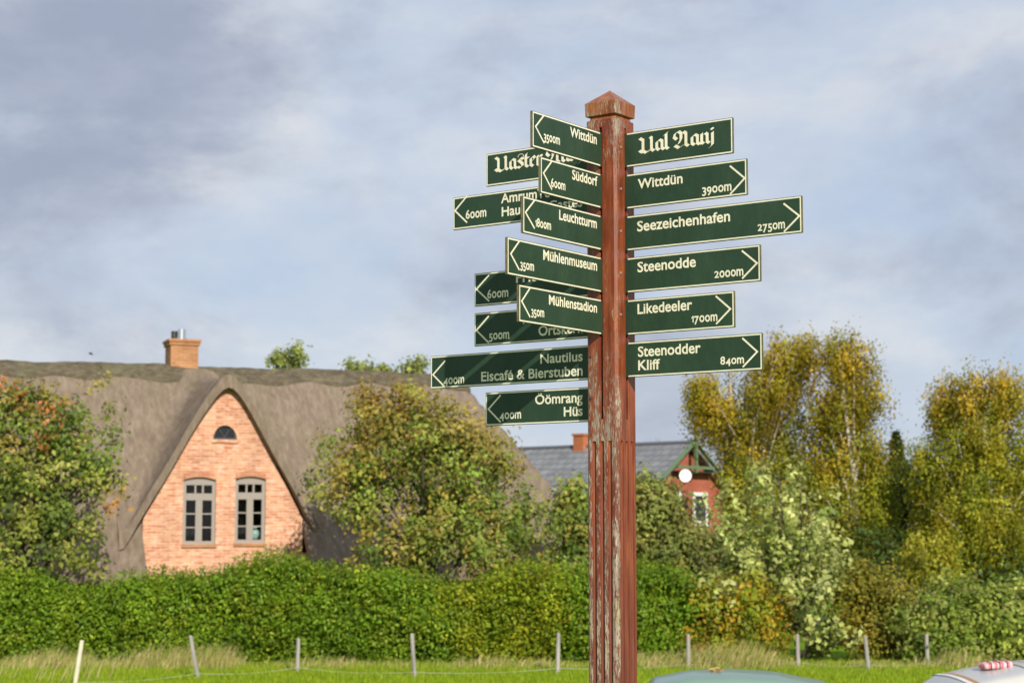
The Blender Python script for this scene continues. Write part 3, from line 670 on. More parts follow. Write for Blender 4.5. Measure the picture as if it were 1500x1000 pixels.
plant('round_bush', 'dense round light green bush at the right edge behind the fence', 'bush', (1420, 40.2),
      [(1420, 915, 40.2, 100, 62, 1.1, 5), (1490, 915, 40.2, 70, 64, 1.0, 3), (1360, 925, 40.1, 50, 50, .9, 2), (1430, 955, 39.6, 120, 24, .8, 2)], 520, 40, .17, .11, 'round', trunk_r=.05, stems=5, limbs=14, power=.4)
birch_g = 'golden birches behind the bushes'
plant('birch_tree', 'multi-limbed golden birch with airy left crown behind the red gable', 'tree', (1092, 52),
      [(1045, 590, 52, 42, 45, 1.1, 1.3), (1090, 640, 52, 44, 60, 1.2, 1.9), (1130, 560, 52, 55, 70, 1.2, 2.3), (1165, 510, 52, 45, 30, 1.0, 1.1), (1132, 730, 51.5, 74, 70, 1.6, 3), (1098, 790, 51.5, 44, 50, 1.4, 1.3), (1150, 640, 52, 50, 50, 1.2, 1.1), (1024, 560, 52, 20, 18, .5, .3), (1074, 705, 51.5, 22, 48, .8, .6)],
      880, 66, .15, .085, 'birch_green', 'birch', (2.5, 7.5), birch_g, .10, BIRCHBARK, 40, .50, stems=3, power=.6, tfront=.1)
plant('birch_tree', 'tall golden birch with pale trunk, standing left of the dark conifer', 'tree', (1243, 51),
      [(1235, 520, 51, 48, 38, 1.0, 1.6), (1258, 575, 51, 42, 45, 1.0, 1.4), (1215, 590, 51, 42, 50, 1.1, 1.4), (1265, 660, 51, 50, 55, 1.3, 2), (1205, 690, 51, 60, 60, 1.4, 2.2), (1265, 750, 50.6, 52, 80, 1.3, 2.6), (1190, 770, 51.5, 60, 60, 1.4, 1.4), (1255, 810, 50.2, 55, 45, 1.0, 1.5), (1290, 700, 50.8, 30, 60, .9, .9)],
      880, 66, .15, .085, 'birch_green', 'birch', (2.5, 7.5), birch_g, .13, BIRCHBARK, 36, .50, power=.6, tfront=.62)
plant('birch_tree', 'yellow green drooping birch at the right edge of the photo', 'tree', (1432, 49),
      [(1425, 580, 49, 62, 48, 1.1, 2), (1470, 570, 49, 40, 42, .9, 1.2), (1390, 590, 49.2, 32, 40, .8, .8), (1385, 710, 49, 55, 70, 1.3, 2.4), (1440, 690, 48.7, 60, 70, 1.3, 2.2), (1490, 700, 49, 50, 90, 1.3, 2.4), (1420, 790, 48.5, 90, 60, 1.5, 2.6), (1530, 640, 49, 50, 120, 1.3, 2), (1430, 640, 48.4, 66, 46, 1.2, 2.2), (1440, 760, 47.8, 90, 60, 1.1, 2.2), (1350, 680, 49, 24, 40, .7, .6)],
      1080, 66, .15, .085, 'birch_green', 'birch', (5.2, 6.6), birch_g, .13, BIRCHBARK, 40, .50, stems=2, power=.6, tfront=.35)
plant('sallow_bush', 'drooping olive green bush in front of the right-hand birch', 'bush', (1365, 45.5),
      [(1362, 815, 45.5, 38, 40, .8, 2), (1375, 850, 45.4, 50, 40, .8, 1.5)], 150, 40, .17, .11, 'birch_green', trunk_r=.06, stems=3, limbs=10, droop=.25)
def conifer(base, Y, ytop, w_px, label, n=9000):
    b = at(base, 780, Y); tp = at(base, ytop, Y); h = tp.z; root = empty('conifer_tree', (b.x, Y, 0), 0, label, 'tree')
    z = h*(1-rng.random(n)**.62*.97); r = (1-z/h)*w_px*Y/F + .1; lay = .82+.18*np.sin(z*7); a = rng.random(n)*2*math.pi; rr = r*lay*(rng.random(n)**.35)
    P = np.stack([rr*np.cos(a), rr*np.sin(a), z - rr*.25], 1); P[:, 2] = np.maximum(P[:, 2], .05)
    D = np.stack([np.cos(a), np.sin(a), .8+0*a], 1)+rng.normal(size=(n, 3))*.5; ln = .22*(.6+.6*rng.random(n))
    leaves_mesh('crown', P, D, ln, ln*.4, pick('conifer', n), root, axis=np.stack([np.cos(a), np.sin(a), -.3+0*a], 1)+.3*rng.normal(size=(n, 3)))
    V = []; Fc = []; tube(V, Fc, [Vector((0, 0, 0)), Vector((0, 0, h*.5)), Vector((0, 0, h*.96))], [.16, .1, .02], 8); obj('trunk', V, Fc, BARK, root)
conifer(1316, 55, 632, 84, 'dark green conifer between the two golden birches', 14000)
conifer(1278, 58, 660, 70, 'second dark conifer, further back behind the tall pale-trunked birch', 9000)
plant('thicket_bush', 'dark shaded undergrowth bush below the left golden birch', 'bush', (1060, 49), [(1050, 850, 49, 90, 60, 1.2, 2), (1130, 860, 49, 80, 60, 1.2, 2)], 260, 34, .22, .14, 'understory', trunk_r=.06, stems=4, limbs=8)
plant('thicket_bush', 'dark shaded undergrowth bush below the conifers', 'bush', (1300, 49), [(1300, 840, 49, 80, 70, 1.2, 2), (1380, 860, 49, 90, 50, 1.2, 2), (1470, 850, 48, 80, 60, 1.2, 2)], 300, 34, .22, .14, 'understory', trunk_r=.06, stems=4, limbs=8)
fg = 'tree tops showing above the thatched ridge'
plant('far_tree', 'pale green treetop just right of the thatched dormer ridge', 'tree', (425, 66), [(412, 528, 66, 14, 16, .5, 2), (436, 522, 66, 11, 18, .5, 2), (420, 580, 66, 34, 40, 1, 3)], 120, 13, .15, .15, 'far', group=fg, trunk_r=.12, limbs=16)
plant('far_tree', 'low pale green treetop mid ridge, left of the lowest long board', 'tree', (530, 66), [(515, 540, 66, 12, 12, .5, 1), (534, 544, 66, 14, 12, .5, 1), (560, 545, 66, 20, 10, .6, 1), (530, 590, 66, 50, 40, 1, 3)], 120, 13, .15, .15, 'far', group=fg, trunk_r=.12, limbs=16)
plant('far_tree', 'brighter green treetop above the ridge beside the longest rear board', 'tree', (607, 66), [(600, 541, 66, 12, 12, .5, 1), (613, 538, 66, 9, 13, .5, 1), (605, 590, 66, 36, 40, 1, 3)], 110, 13, .15, .15, 'far', group=fg, trunk_r=.12, limbs=16)
def far_wood():      # low wood on the horizon, one mass
    n = 26000; x = rng.uniform(-420, 420, n); h = 7+3*np.sin(x*.031)+2*np.sin(x*.11+1); z = h*rng.random(n)**.7; y = 330+10*rng.random(n)
    ln = 2.2*(.6+.6*rng.random(n)); o = leaves_mesh('far_wood', np.stack([x, y, z], 1), rng.normal(size=(n, 3))*.6+np.array((0, -.8, .4)), ln, ln*.8, pick('understory', n)*1.6, None)
    tag(o, 'distant low wood along the horizon', None, None, 'stuff')
far_wood()
def bare_tree():
    Y = 78; b = at(905, 780, Y); root = empty('bare_tree', (b.x, Y, 0), 0, 'nearly bare reddish tree rising behind the slate roof beside the post', 'tree'); V = []; Fc = []
    def grow(p, d, L, r, dep):
        q = p+d*L; tube(V, Fc, [p, p.lerp(q, .5)+Vector(rng.normal(size=3))*L*.04, q], [r, r*.85, r*.65], 5)
        if dep == 0: return
        for k in range(3 if dep > 1 else 4):
            grow(p.lerp(q, .55+.45*rng.random()), (d+Vector(rng.normal(size=3))*.48+Vector((0, 0, .12))).normalized(), L*.7, r*.58, dep-1)
    grow(Vector((0, 0, 0)), Vector((0, 0, 1)), 2.9, .16, 5)
    obj('trunk', V, Fc, noisy('red_twigs', [(.3, (.16, .08, .06)), (.7, (.30, .17, .13))], 5), root)
bare_tree()

# ------------------------------------------------------------------ thatched house
OH = at(326, 780, 46.0); HR = R(20.5)
HOUSE = empty('thatched_house', (OH.x, 46.0, 0), HR, 'long thatched house with a pink brick gable and grey windows', 'house')
MH = Matrix.Translation((OH.x, 46.0, 0)) @ Matrix.Rotation(HR, 4, 'Z')
HWL = hit(209, 780, MH, 1, 0).x; HWR = hit(443, 780, MH, 1, 0).x
YR = 3.55; TS = 1.19; ZM0 = 2.95; ZR = ZM0+TS*YR
SC = (hit(269, 660, MH, 1, -.28).x + hit(397, 660, MH, 1, -.28).x)/2
ZPK = hit(345, 541, MH, 1, -.28).z
KA = hit(269, 660, MH, 1, -.28); KB = hit(209, 763, MH, 1, -.28); KD = (KA.z-KB.z)/(KA.x-KB.x)
def zmain(s, y):
    z = ZR - TS*(math.sqrt((y-YR)**2+.12**2)-.12)
    if s > 7.4: z = min(z, ZR - (s-7.4)*(ZR-4.25)/1.68)
    if s < -10.2: z = min(z, ZR - (-10.2-s)*(ZR-4.25)/1.68)
    return z + .022*math.sin(s*1.1+y) + .014*math.sin(s*3.1-y*2.2)
def main_roof():
    ss = sorted(set([round(x, 3) for x in np.linspace(-11.9, HWL-.02, 40)] + [round(x, 3) for x in np.linspace(HWL-.02, HWR+.02, 14)] + [round(x, 3) for x in np.linspace(HWR+.02, 9.08, 36)]))
    ys = list(np.linspace(-.95, YR, 26)) + list(np.linspace(YR, 2*YR+.95, 20))[1:]
    def dip(s, y):      # the main slope sits lower beside the dormer eave
        a = max(0, 1-abs(s-(HWL-.45))/.75); b = min(1, max(0, (.22-y)/.4)); return .5*a*a*(3-2*a)*b
    P = [[Vector((s, y, zmain(s, y)-dip(s, y))) for y in ys] for s in ss]
    keep = lambda i, j: not (HWL-.03 < (ss[i]+ss[i+1])/2 < HWR+.03 and ys[j] < .75)
    return shell('roof', P, keep, .36, THATCH, HOUSE)
main_roof()
def dormer():
    hs = 2.62
    ss = [SC + x for x in np.linspace(-hs, hs, 45)]; ys = list(np.linspace(-.28, 3.35, 30))
    def z(s, y):
        d = ZPK + .03 - KD*(math.sqrt((s-SC)**2+.27**2)-.19); m = zmain(s, y)
        k = .16 + .5*min(1, max(0, (y+.2)/1.5))
        v = .5*(d+m+math.sqrt((d-m)**2+k*k))-.05
        if y < .1 : v = d if d > m else v
        return v + .02*math.sin(s*5+y*3)
    P = [[Vector((s, y, z(s, y))) for y in ys] for s in ss]
    return shell('dormer_roof', P, lambda i, j: True, .33, THATCH, HOUSE)
dormer()
def ridge_cap():
    ss = np.linspace(-11.2, 7.6, 110); ys = [YR+t for t in np.linspace(-.66, .66, 17)]
    def ext(s): return 1.0 + .12*math.sin(s*3.7) + (.55*math.exp(-((s-.1)/1.0)**2))
    P = []
    for s in ss:
        row = []
        for y in ys:
            yy = YR+(y-YR)*ext(s)*.62; row.append(Vector((s, yy, zmain(s, yy)+.085+.012*math.sin(s*9+y*5)*math.sin(s*4))))
        P.append(row)
    shell('ridge_cap', P, lambda i, j: True, .14, RIDGE, HOUSE)
ridge_cap()
def pz(px, py, y=0): p = hit(px, py, MH, 1, y); return p.x, p.z
WIN = []
def arch_rect(l, r, t, b, rise):
    x0, x1 = pz(l, (t+b)/2)[0], pz(r, (t+b)/2)[0]; z0 = pz((l+r)/2, b)[1]; z1 = pz((l+r)/2, t)[1]
    pts = [(x0, z0), (x1, z0)]
    for k in range(7):
        u = 1-k/6; pts.append((x0+(x1-x0)*u, z1-rise*(2*u-1)**2))
    return pts, x0, x1, z0, z1
w1 = arch_rect(268, 316, 699, 797, .07); w2 = arch_rect(344.5, 389, 698, 795, .07)
ax0, az0 = pz(312, 643); ax1, _ = pz(347, 643); az1 = pz(329, 622.5)[1]
arc = [(ax0, az0), (ax1, az0)] + [((ax0+ax1)/2 + (ax1-ax0)/2*math.cos(a), az0+(az1-az0)*math.sin(a)) for a in np.linspace(0, math.pi, 13)[1:-1]]
door = [(HWL+1.4, .0), (HWL+2.6, .0), (HWL+2.6, 2.0), (HWL+2.3, 2.16), (HWL+1.7, 2.16), (HWL+1.4, 2.0)]
zk = ZPK-.20; 
outer = [(HWL, .0), (HWR, .0), (HWR, zk-KD*(HWR-SC)+.05), (SC+.15, zk), (SC-.15, zk), (HWL, zk-KD*(SC-HWL)+.05)]
holed('gable_wall', outer, [w1[0], w2[0], arc], 0, .30, BRICK, HOUSE)
bm = bmesh.new()
box(bm, -11.6, HWL-.004, -.45, -.15, 0, 1.75); box(bm, HWR+.004, 8.8, -.45, -.15, 0, 2.0); box(bm, -11.6, 8.8, 2*YR+.15, 2*YR+.45, 0, 2.2)
box(bm, 8.5, 8.798, -.14, 2*YR+.14, 0, 2.9); box(bm, -11.598, -11.3, -.14, 2*YR+.14, 0, 2.9)
box(bm, HWL-.22, HWL-.006, -.14, .28, 0, 1.75); box(bm, HWR+.006, HWR+.22, -.14, .28, 0, 2.3)
objbm('wall', bm, BRICK, HOUSE)
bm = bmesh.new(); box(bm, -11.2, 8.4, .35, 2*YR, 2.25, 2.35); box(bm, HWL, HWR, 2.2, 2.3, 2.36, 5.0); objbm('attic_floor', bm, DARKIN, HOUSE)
# brick arches over the openings, laid on edge
def casement(w):
    pts, x0, x1, z0, z1 = w
    fw = .085; y0, y1 = .07, .14
    bm = bmesh.new()
    # outer frame with arched head
    zi = z1-.10
    inner = [(x0+fw, z0+fw), (x1-fw, z0+fw), (x1-fw, zi-fw), (x0+fw, zi-fw)]
    o = holed('window', [(a, b) for a, b in pts], [inner], y0, y1, GREYFRAME, HOUSE)
    bm = bmesh.new(); xm = (x0+x1)/2; W_ = x1-x0; zt = z0+(z1-z0)*.66
    box(bm, x0+fw+.001, x1-fw-.001, y0-.012, y1-.01, zt, zt+.17)
    box(bm, xm-.085, xm+.085, y0-.008, y1-.012, z0+fw+.001, zt-.002)
    for xx in (x0+W_*.385, x0+W_*.615): box(bm, xx-.022, xx+.022, y0+.01, y1-.014, zt+.172, zi-fw-.001)
    for half in ((x0+fw, xm-.085), (xm+.085, x1-fw)):
        for q in (1, 2):
            z = z0+fw+(zt-z0-fw)*q/3; box(bm, half[0]+.001, half[1]-.001, y0+.01, y1-.014, z-.016, z+.016)
    objbm('glazing_bars', bm, GREYFRAME, o)
    obj('pane', [(x0+fw, y0+.045, z0+fw), (x1-fw, y0+.045, z0+fw), (x1-fw, y0+.045, zi-fw), (x0+fw, y0+.045, zi-fw)], [(0, 1, 2, 3)], GLASS, o)
    bm = bmesh.new(); box(bm, x0-.03, x1+.03, -.05, .068, z0-.075, z0-.002); objbm('sill', bm, BRICKC, o)
    return o
casement(w1); casement(w2)
fan = holed('arched_window', arc, [[(ax0+.05, az0+.045), (ax1-.05, az0+.045)] + [((ax0+ax1)/2+((ax1-ax0)/2-.05)*math.cos(a), az0+.045+(az1-az0-.09)*math.sin(a)) for a in np.linspace(0, math.pi, 11)[1:-1]]], .08, .13, DARKM, HOUSE)
bm = bmesh.new(); xm = (ax0+ax1)/2
for a in (60, 120): beam(bm, Vector((xm, .10, az0+.04)), Vector((xm+(ax1-ax0)*.44*math.cos(R(a)), .10, az0+(az1-az0)*.9*math.sin(R(a)))), .02, .02, Vector((0, 1, 0)))
objbm('glazing_bars', bm, DARKM, fan)
obj('pane', [(ax0, .11, az0), (ax1, .11, az0), (ax1, .11, az1), (ax0, .11, az1)], [(0, 1, 2, 3)], DGLASS, fan)
bm = bmesh.new(); box(bm, ax0-.03, ax1+.03, -.045, .075, az0-.085, az0-.002); objbm('sill', bm, BRICK, fan)
def archband(pts, t):   # soldier course over an opening
    top = pts[2:]; V = []; Fc = []
    for k, (x, z) in enumerate(top):
        for y in (-.022, .05):
            V.append(Vector((x, y, z+.012))); V.append(Vector((x, y, z+t)))
    for k in range(len(top)-1):
        a = k*4; Fc += [(a, a+4, a+5, a+1), (a+1, a+5, a+7, a+3), (a+2, a+3, a+7, a+6), (a, a+2, a+6, a+4)]
    return V, Fc
SOLD = brickmat('arch_brick', (.52, .21, .11), (.44, .17, .09), (.5, .33, .22), (.62, .38, .25), 1, .6)
for w in (w1, w2):
    V, Fc = archband(w[0], .16); obj('brick_arch', V, Fc, SOLD, HOUSE)
def chimney():
    c = hit(269, 530, MH, 1, YR); x = c.x; zt = c.z+.60; y = YR+.30
    bm = bmesh.new(); box(bm, x-.37, x+.37, y-.42, y+.42, ZR-.6, zt-.16); box(bm, x-.41, x+.41, y-.46, y+.46, zt-.158, zt-.07); box(bm, x-.44, x+.44, y-.49, y+.49, zt-.068, zt)
    ch = objbm('chimney', bm, BRICKC, HOUSE)
    V = []; Fc = []; p = Vector((x-.02, y-.05, zt)); tube(V, Fc, [p, p+Vector((0, 0, .06)), p+Vector((0, 0, .061)), p+Vector((0, 0, .30))], [.15, .15, .11, .11], 18)
    obj('flue', V, Fc, STEEL, ch, smooth=False)
    V = []; Fc = []; p = Vector((x-.17, y+.2, zt)); tube(V, Fc, [p, p+Vector((0, 0, .27))], [.09, .09], 12); obj('flue', V, Fc, DARKM, ch, label='dark flue pipe')
chimney()
def vase():
    p = MH @ Vector((w2[2]-.20, .30, w2[3]+.09)); V = []; Fc = []
    tube(V, Fc, [Vector((0, 0, z)) for z in (0, .05, .14, .22, .27, .33)], [.06, .09, .12, .10, .05, .07], 14)
    o = obj('vase', V, Fc, mat('turquoise_glaze', (.45, .68, .62), .2), None, True); o.location = p; tag(o, 'pale turquoise vase behind the lowest pane of the right gable window', 'vase')
vase()

# ------------------------------------------------------------------ slate house
PS = at(1018, 648, 62.0); SR = -R(40)
SLH = empty('slate_house', (PS.x, 62, 0), SR, 'red brick house with grey slate roof and green gable timbers behind the signpost', 'house')
MS = Matrix.Translation((PS.x, 62, 0)) @ Matrix.Rotation(SR, 4, 'Z')
ZP = PS.z; TSL = .68; HWS = 3.4
bm = bmesh.new(); L = 13
def prism(bm, x0, x1, pts):
    a = [bm.verts.new((x0, y, z)) for y, z in pts]; b = [bm.verts.new((x1, y, z)) for y, z in pts]; n = len(pts)
    bm.faces.new(a[::-1]); bm.faces.new(b)
    for i in range(n): bm.faces.new((a[i], a[(i+1) % n], b[(i+1) % n], b[i]))
eave = ZP-TSL*HWS
prism(bm, -L, -.4, [(-HWS+.3, 0), (HWS-.3, 0), (HWS-.3, eave+.1), (0, ZP-.16), (-HWS+.3, eave+.1)])
objbm('wall', bm, REDBRICK, SLH)
bm = bmesh.new()
prism(bm, -L-.4, -.05, [(-HWS, eave), (0, ZP), (0, ZP-.12), (-HWS, eave-.12)]); prism(bm, -L-.4, -.05, [(.002, ZP), (HWS, eave), (HWS, eave-.12), (.002, ZP-.12)])
rf = objbm('roof', bm, SLATE, SLH)
bm = bmesh.new(); V = []; Fc = []
tube(V, Fc, [Vector((-L-.42, 0, ZP+.01)), Vector((-.06, 0, ZP+.01))], [.075, .075], 8); obj('ridge_tiles', V, Fc, mat('ridge_tile', (.11, .11, .13), .6), rf)
bm = bmesh.new()
for s in (-1, 1): beam(bm, Vector((-.01, s*.02, ZP+.03)), Vector((-.01, s*(HWS+.05), eave+.02)), .06, .14, Vector((1, 0, 0)))
objbm('bargeboard', bm, GREENP, SLH)
bm = bmesh.new(); zc = hit(1010, 684, MS, 0, .02).z; hwc = (ZP-zc)/TSL-.15
beam(bm, Vector((.02, -hwc, zc)), Vector((.02, hwc, zc)), .10, .10); box(bm, -.01, .09, -.045, .045, hit(1018, 692, MS, 0, .04).z, hit(1018, 617, MS, 0, .04).z)
objbm('gable_truss', bm, GREENP, SLH)
bm = bmesh.new(); box(bm, -.38, -.02, -.9, 1.2, zc-.16, zc-.12); objbm('soffit', bm, DARKM, SLH)
for yc in (-.75, .80):
    z0 = hit(1031, 766, MS, 0, -.4).z; z1 = hit(1031, 721, MS, 0, -.4).z; bm = bmesh.new(); hw = .42
    for a in ((-hw, -hw+.09, z0, z1), (hw-.09, hw, z0, z1), (-hw+.091, hw-.091, z1-.12, z1), (-hw+.091, hw-.091, z0, z0+.08)):
        box(bm, -.385, -.33, yc+a[0], yc+a[1], a[2], a[3])
    o = objbm('window', bm, WHITEP, SLH)
    bm = bmesh.new(); box(bm, -.395, -.36, yc-hw+.09, yc+hw-.09, z0+.08, z1-.12); objbm('pane', bm, DGLASS, o)
    bm = bmesh.new(); box(bm, -.398, -.26, yc-hw-.06, yc+hw+.06, z0-.09, z0-.003); objbm('sill', bm, WHITEP, o)
c = hit(853, 648, MS, 1, 0); bm = bmesh.new(); box(bm, c.x-.22, c.x+.22, -.24, .24, ZP-.4, ZP+.38); box(bm, c.x-.26, c.x+.26, -.28, .28, ZP+.382, ZP+.46)
objbm('chimney', bm, brickmat('orange_brick', (.5, .15, .05), (.42, .12, .04), (.4, .22, .14), (.5, .2, .1), 1, .2), SLH)
def dish():
    p = at(1004, 697, 61.0); o = empty('satellite_dish', p, 0, 'round white satellite dish mounted on the red brick gable', 'satellite dish'); V = []; Fc = []
    d = Vector((-.10, -1, .22)).normalized(); u, w = frame_of(d); r0 = .205; n = 24
    for i in range(6):
        r = r0*i/5
        for k in range(n): a = 2*math.pi*k/n; V.append(u*r*math.cos(a)+w*r*math.sin(a)*1.08+d*(.05*(i/5)**2))
    for i in range(5):
        for k in range(n): Fc.append((i*n+k, i*n+(k+1) % n, (i+1)*n+(k+1) % n, (i+1)*n+k))
    ob = obj('reflector', V, Fc, mat('dish_white', (.85, .85, .83), .4), o, True); sm = ob.modifiers.new('thickness', 'SOLIDIFY'); sm.thickness = .012
    V = []; Fc = []; q = d*.30 + w*.0; tube(V, Fc, [w*-.19+Vector((0, 0, 0)), q], [.007, .006], 6); tube(V, Fc, [q-d*.03, q+d*.03], [.018, .018], 8); obj('feed_arm', V, Fc, WHITEP, o)
    wp = MS @ hit(1006, 705, MS, 0, -.40); V = []; Fc = []; tube(V, Fc, [-d*.02, Vector((0, .12, -.1)), wp-p], [.025, .025, .025], 6); obj('bracket', V, Fc, STEEL, o)
dish()

# ------------------------------------------------------------------ fence
FENCE = empty('wire_fence', (0, 37.6, 0), 0, 'pasture fence of thin grey wooden posts and white tape along the hedge', 'fence')
FP = [((120, 938), (107, 1006), 'pale cream leaning fence post'), ((279, 931), (293, 993), 'grey post leaning to the left'), ((437, 935), (435, 984), None), ((603.5, 928), (608, 991), None), ((818, 927), (816.5, 985), None), ((1008, 929), (1008.5, 979), None), ((1168, 929), (1169.5, 976), None), ((1267.5, 932), (1273, 980), None), ((1357, 929), (1359.5, 967), None), ((1530, 930), (1530, 968), None)]
def fence():
    tops = []
    pm = noisy('grey_post_wood', [(.3, (.22, .20, .18)), (.7, (.46, .43, .39))], 6, 5, .9, (1, 1, .15)); pc = noisy('cream_post', [(.3, (.55, .50, .36)), (.7, (.7, .66, .52))], 6, 4, .8)
    for i, (t, b, lab) in enumerate(FP):
        Y = max(33.6, EYE*2714/(b[1]-780+.1)); Y = min(Y, 38.9); a = at(b[0], b[1], Y); a.z = -.15; q = at(t[0], t[1], Y-.05)
        o_ = FENCE.location; V = []; Fc = []; r = .042
        tube(V, Fc, [a-o_, a.lerp(q, .5)-o_, q-o_, q+Vector((0, 0, .012))-o_], [r, r*.98, r*.92, r*.6], 9)
        obj('fence_post', V, Fc, pc if i == 0 else pm, FENCE, label=lab); tops.append((a, q))
    for h, rr, nm_ in ((.22, .0038, 'tape'),):
        V = []; Fc = []; pts = []
        for (a, q), (a2, q2) in zip(tops, tops[1:]):
            p0 = a.lerp(q, (h*.62+.15)/(q.z+.15)) + Vector((0, -.045, 0)); p1 = a2.lerp(q2, (h*.62+.15)/(q2.z+.15)) + Vector((0, -.045, 0))
            for t in np.linspace(0, 1, 8)[:-1]: pts.append(p0.lerp(p1, t)-Vector((0, 0, .22*t*(1-t)))-FENCE.location)
        tube(V, Fc, pts, [rr]*len(pts), 4); obj(nm_, V, Fc, mat(nm_+'_white', (.52, .52, .44), .6), FENCE)
fence()

# ------------------------------------------------------------------ grasses
def blades(name, P, h, w, cols, lean, label):
    n = len(P); a = rng.random(n)*2*math.pi; dx = np.stack([np.cos(a), np.sin(a)*.6, 0*a], 1)*(w/2)[:, None]
    ln = np.stack([lean[0]+.25*rng.normal(size=n), lean[1]+.25*rng.normal(size=n), 0*a], 1)
    m = P + np.array((0, 0, 1))*(h*.55)[:, None] + ln*(h*.22)[:, None]; t = P + np.array((0, 0, 1))*(h*(1-.12*np.abs(ln).sum(1)))[:, None] + ln*(h*.7)[:, None]
    v = np.stack([P-dx, P+dx, m+dx*.8, m-dx*.8, t], 1).reshape(-1, 3); b = np.arange(n)*5
    me = bpy.data.meshes.new(name); me.vertices.add(5*n); me.vertices.foreach_set('co', v.astype(np.float32).ravel())
    li = np.stack([b, b+1, b+2, b+3, b+3, b+2, b+4], 1).ravel(); me.loops.add(7*n); me.loops.foreach_set('vertex_index', li.astype(np.int32))
    ls = np.stack([np.arange(n)*7, np.arange(n)*7+4], 1).ravel(); me.polygons.add(2*n); me.polygons.foreach_set('loop_start', ls.astype(np.int32)); me.update(calc_edges=True)
    at_ = me.attributes.new('tint', 'FLOAT_COLOR', 'FACE'); at_.data.foreach_set('color', np.repeat(np.concatenate([cols, np.ones((n, 1))], 1), 2, 0).astype(np.float32).ravel())
    me.materials.append(GRASSM); o = bpy.data.objects.new(name, me); col.objects.link(o); return tag(o, label, None, None, 'stuff')
def grasses():
    n = 70000; y = rng.uniform(33.2, 40.2, n); x = rng.uniform(-.31, .31, n)*y
    g = np.array([(.20, .30, .006), (.25, .35, .01), (.30, .36, .018), (.15, .24, .01)])[rng.integers(0, 4, n)]*(1+.15*rng.normal(size=(n, 1))).clip(.6, 1.4)
    blades('meadow_grass', np.stack([x, y, 0*x], 1), .07+.09*rng.random(n), .012+.012*rng.random(n), g, (.1, 0), 'short bright green meadow grass in front of the hedge')
    n = 19000; nc = 420; cx = rng.uniform(-10.8, 11.4, nc); dens = .22+.25*np.clip(np.sin(cx*1.9), 0, 1)+sum(np.exp(-((cx-at(px_, 780, 38.5).x)/w_)**2)*a_ for px_, w_, a_ in ((60, .9, .7), (235, .9, .9), (310, .5, .6), (470, .7, .5), (700, .9, .5), (950, .7, .6), (1075, 1.0, 1.0), (1400, .8, .7))); dens = np.clip(dens, 0, 1.15)
    k = rng.choice(nc, n, p=dens/dens.sum()); x = cx[k]+.16*rng.normal(size=n); y = 38.55+.40*rng.normal(size=n)
    y = np.clip(y, 37.3, 39.4)
    c = np.array([(.50, .40, .17), (.58, .47, .22), (.40, .36, .11), (.26, .31, .05), (.20, .29, .03)])[rng.integers(0, 5, n)]*(1+.18*rng.normal(size=(n, 1))).clip(.5, 1.5)
    h = (.10+.36*rng.random(n)**1.8)*(.42+.85*dens[k]**2); h *= np.clip((y-36.9)/1.6, .3, 1)
    blades('dry_grass', np.stack([x, y, 0*x], 1), h, .010+.010*rng.random(n), c, (.45, 0), 'tall dry beige grass growing along the foot of the hedge')
    n = 60; x = rng.uniform(-10.0, -7.6, n); y = rng.uniform(33.6, 36, n); c = np.array([(.55, .45, .22)]*n)
    blades('dry_stalks', np.stack([x, y, 0*x], 1), .45+.3*rng.random(n), .012+0*x, c, (.9, 0), 'thin pale seed stalks leaning right in the lower left corner')
grasses()

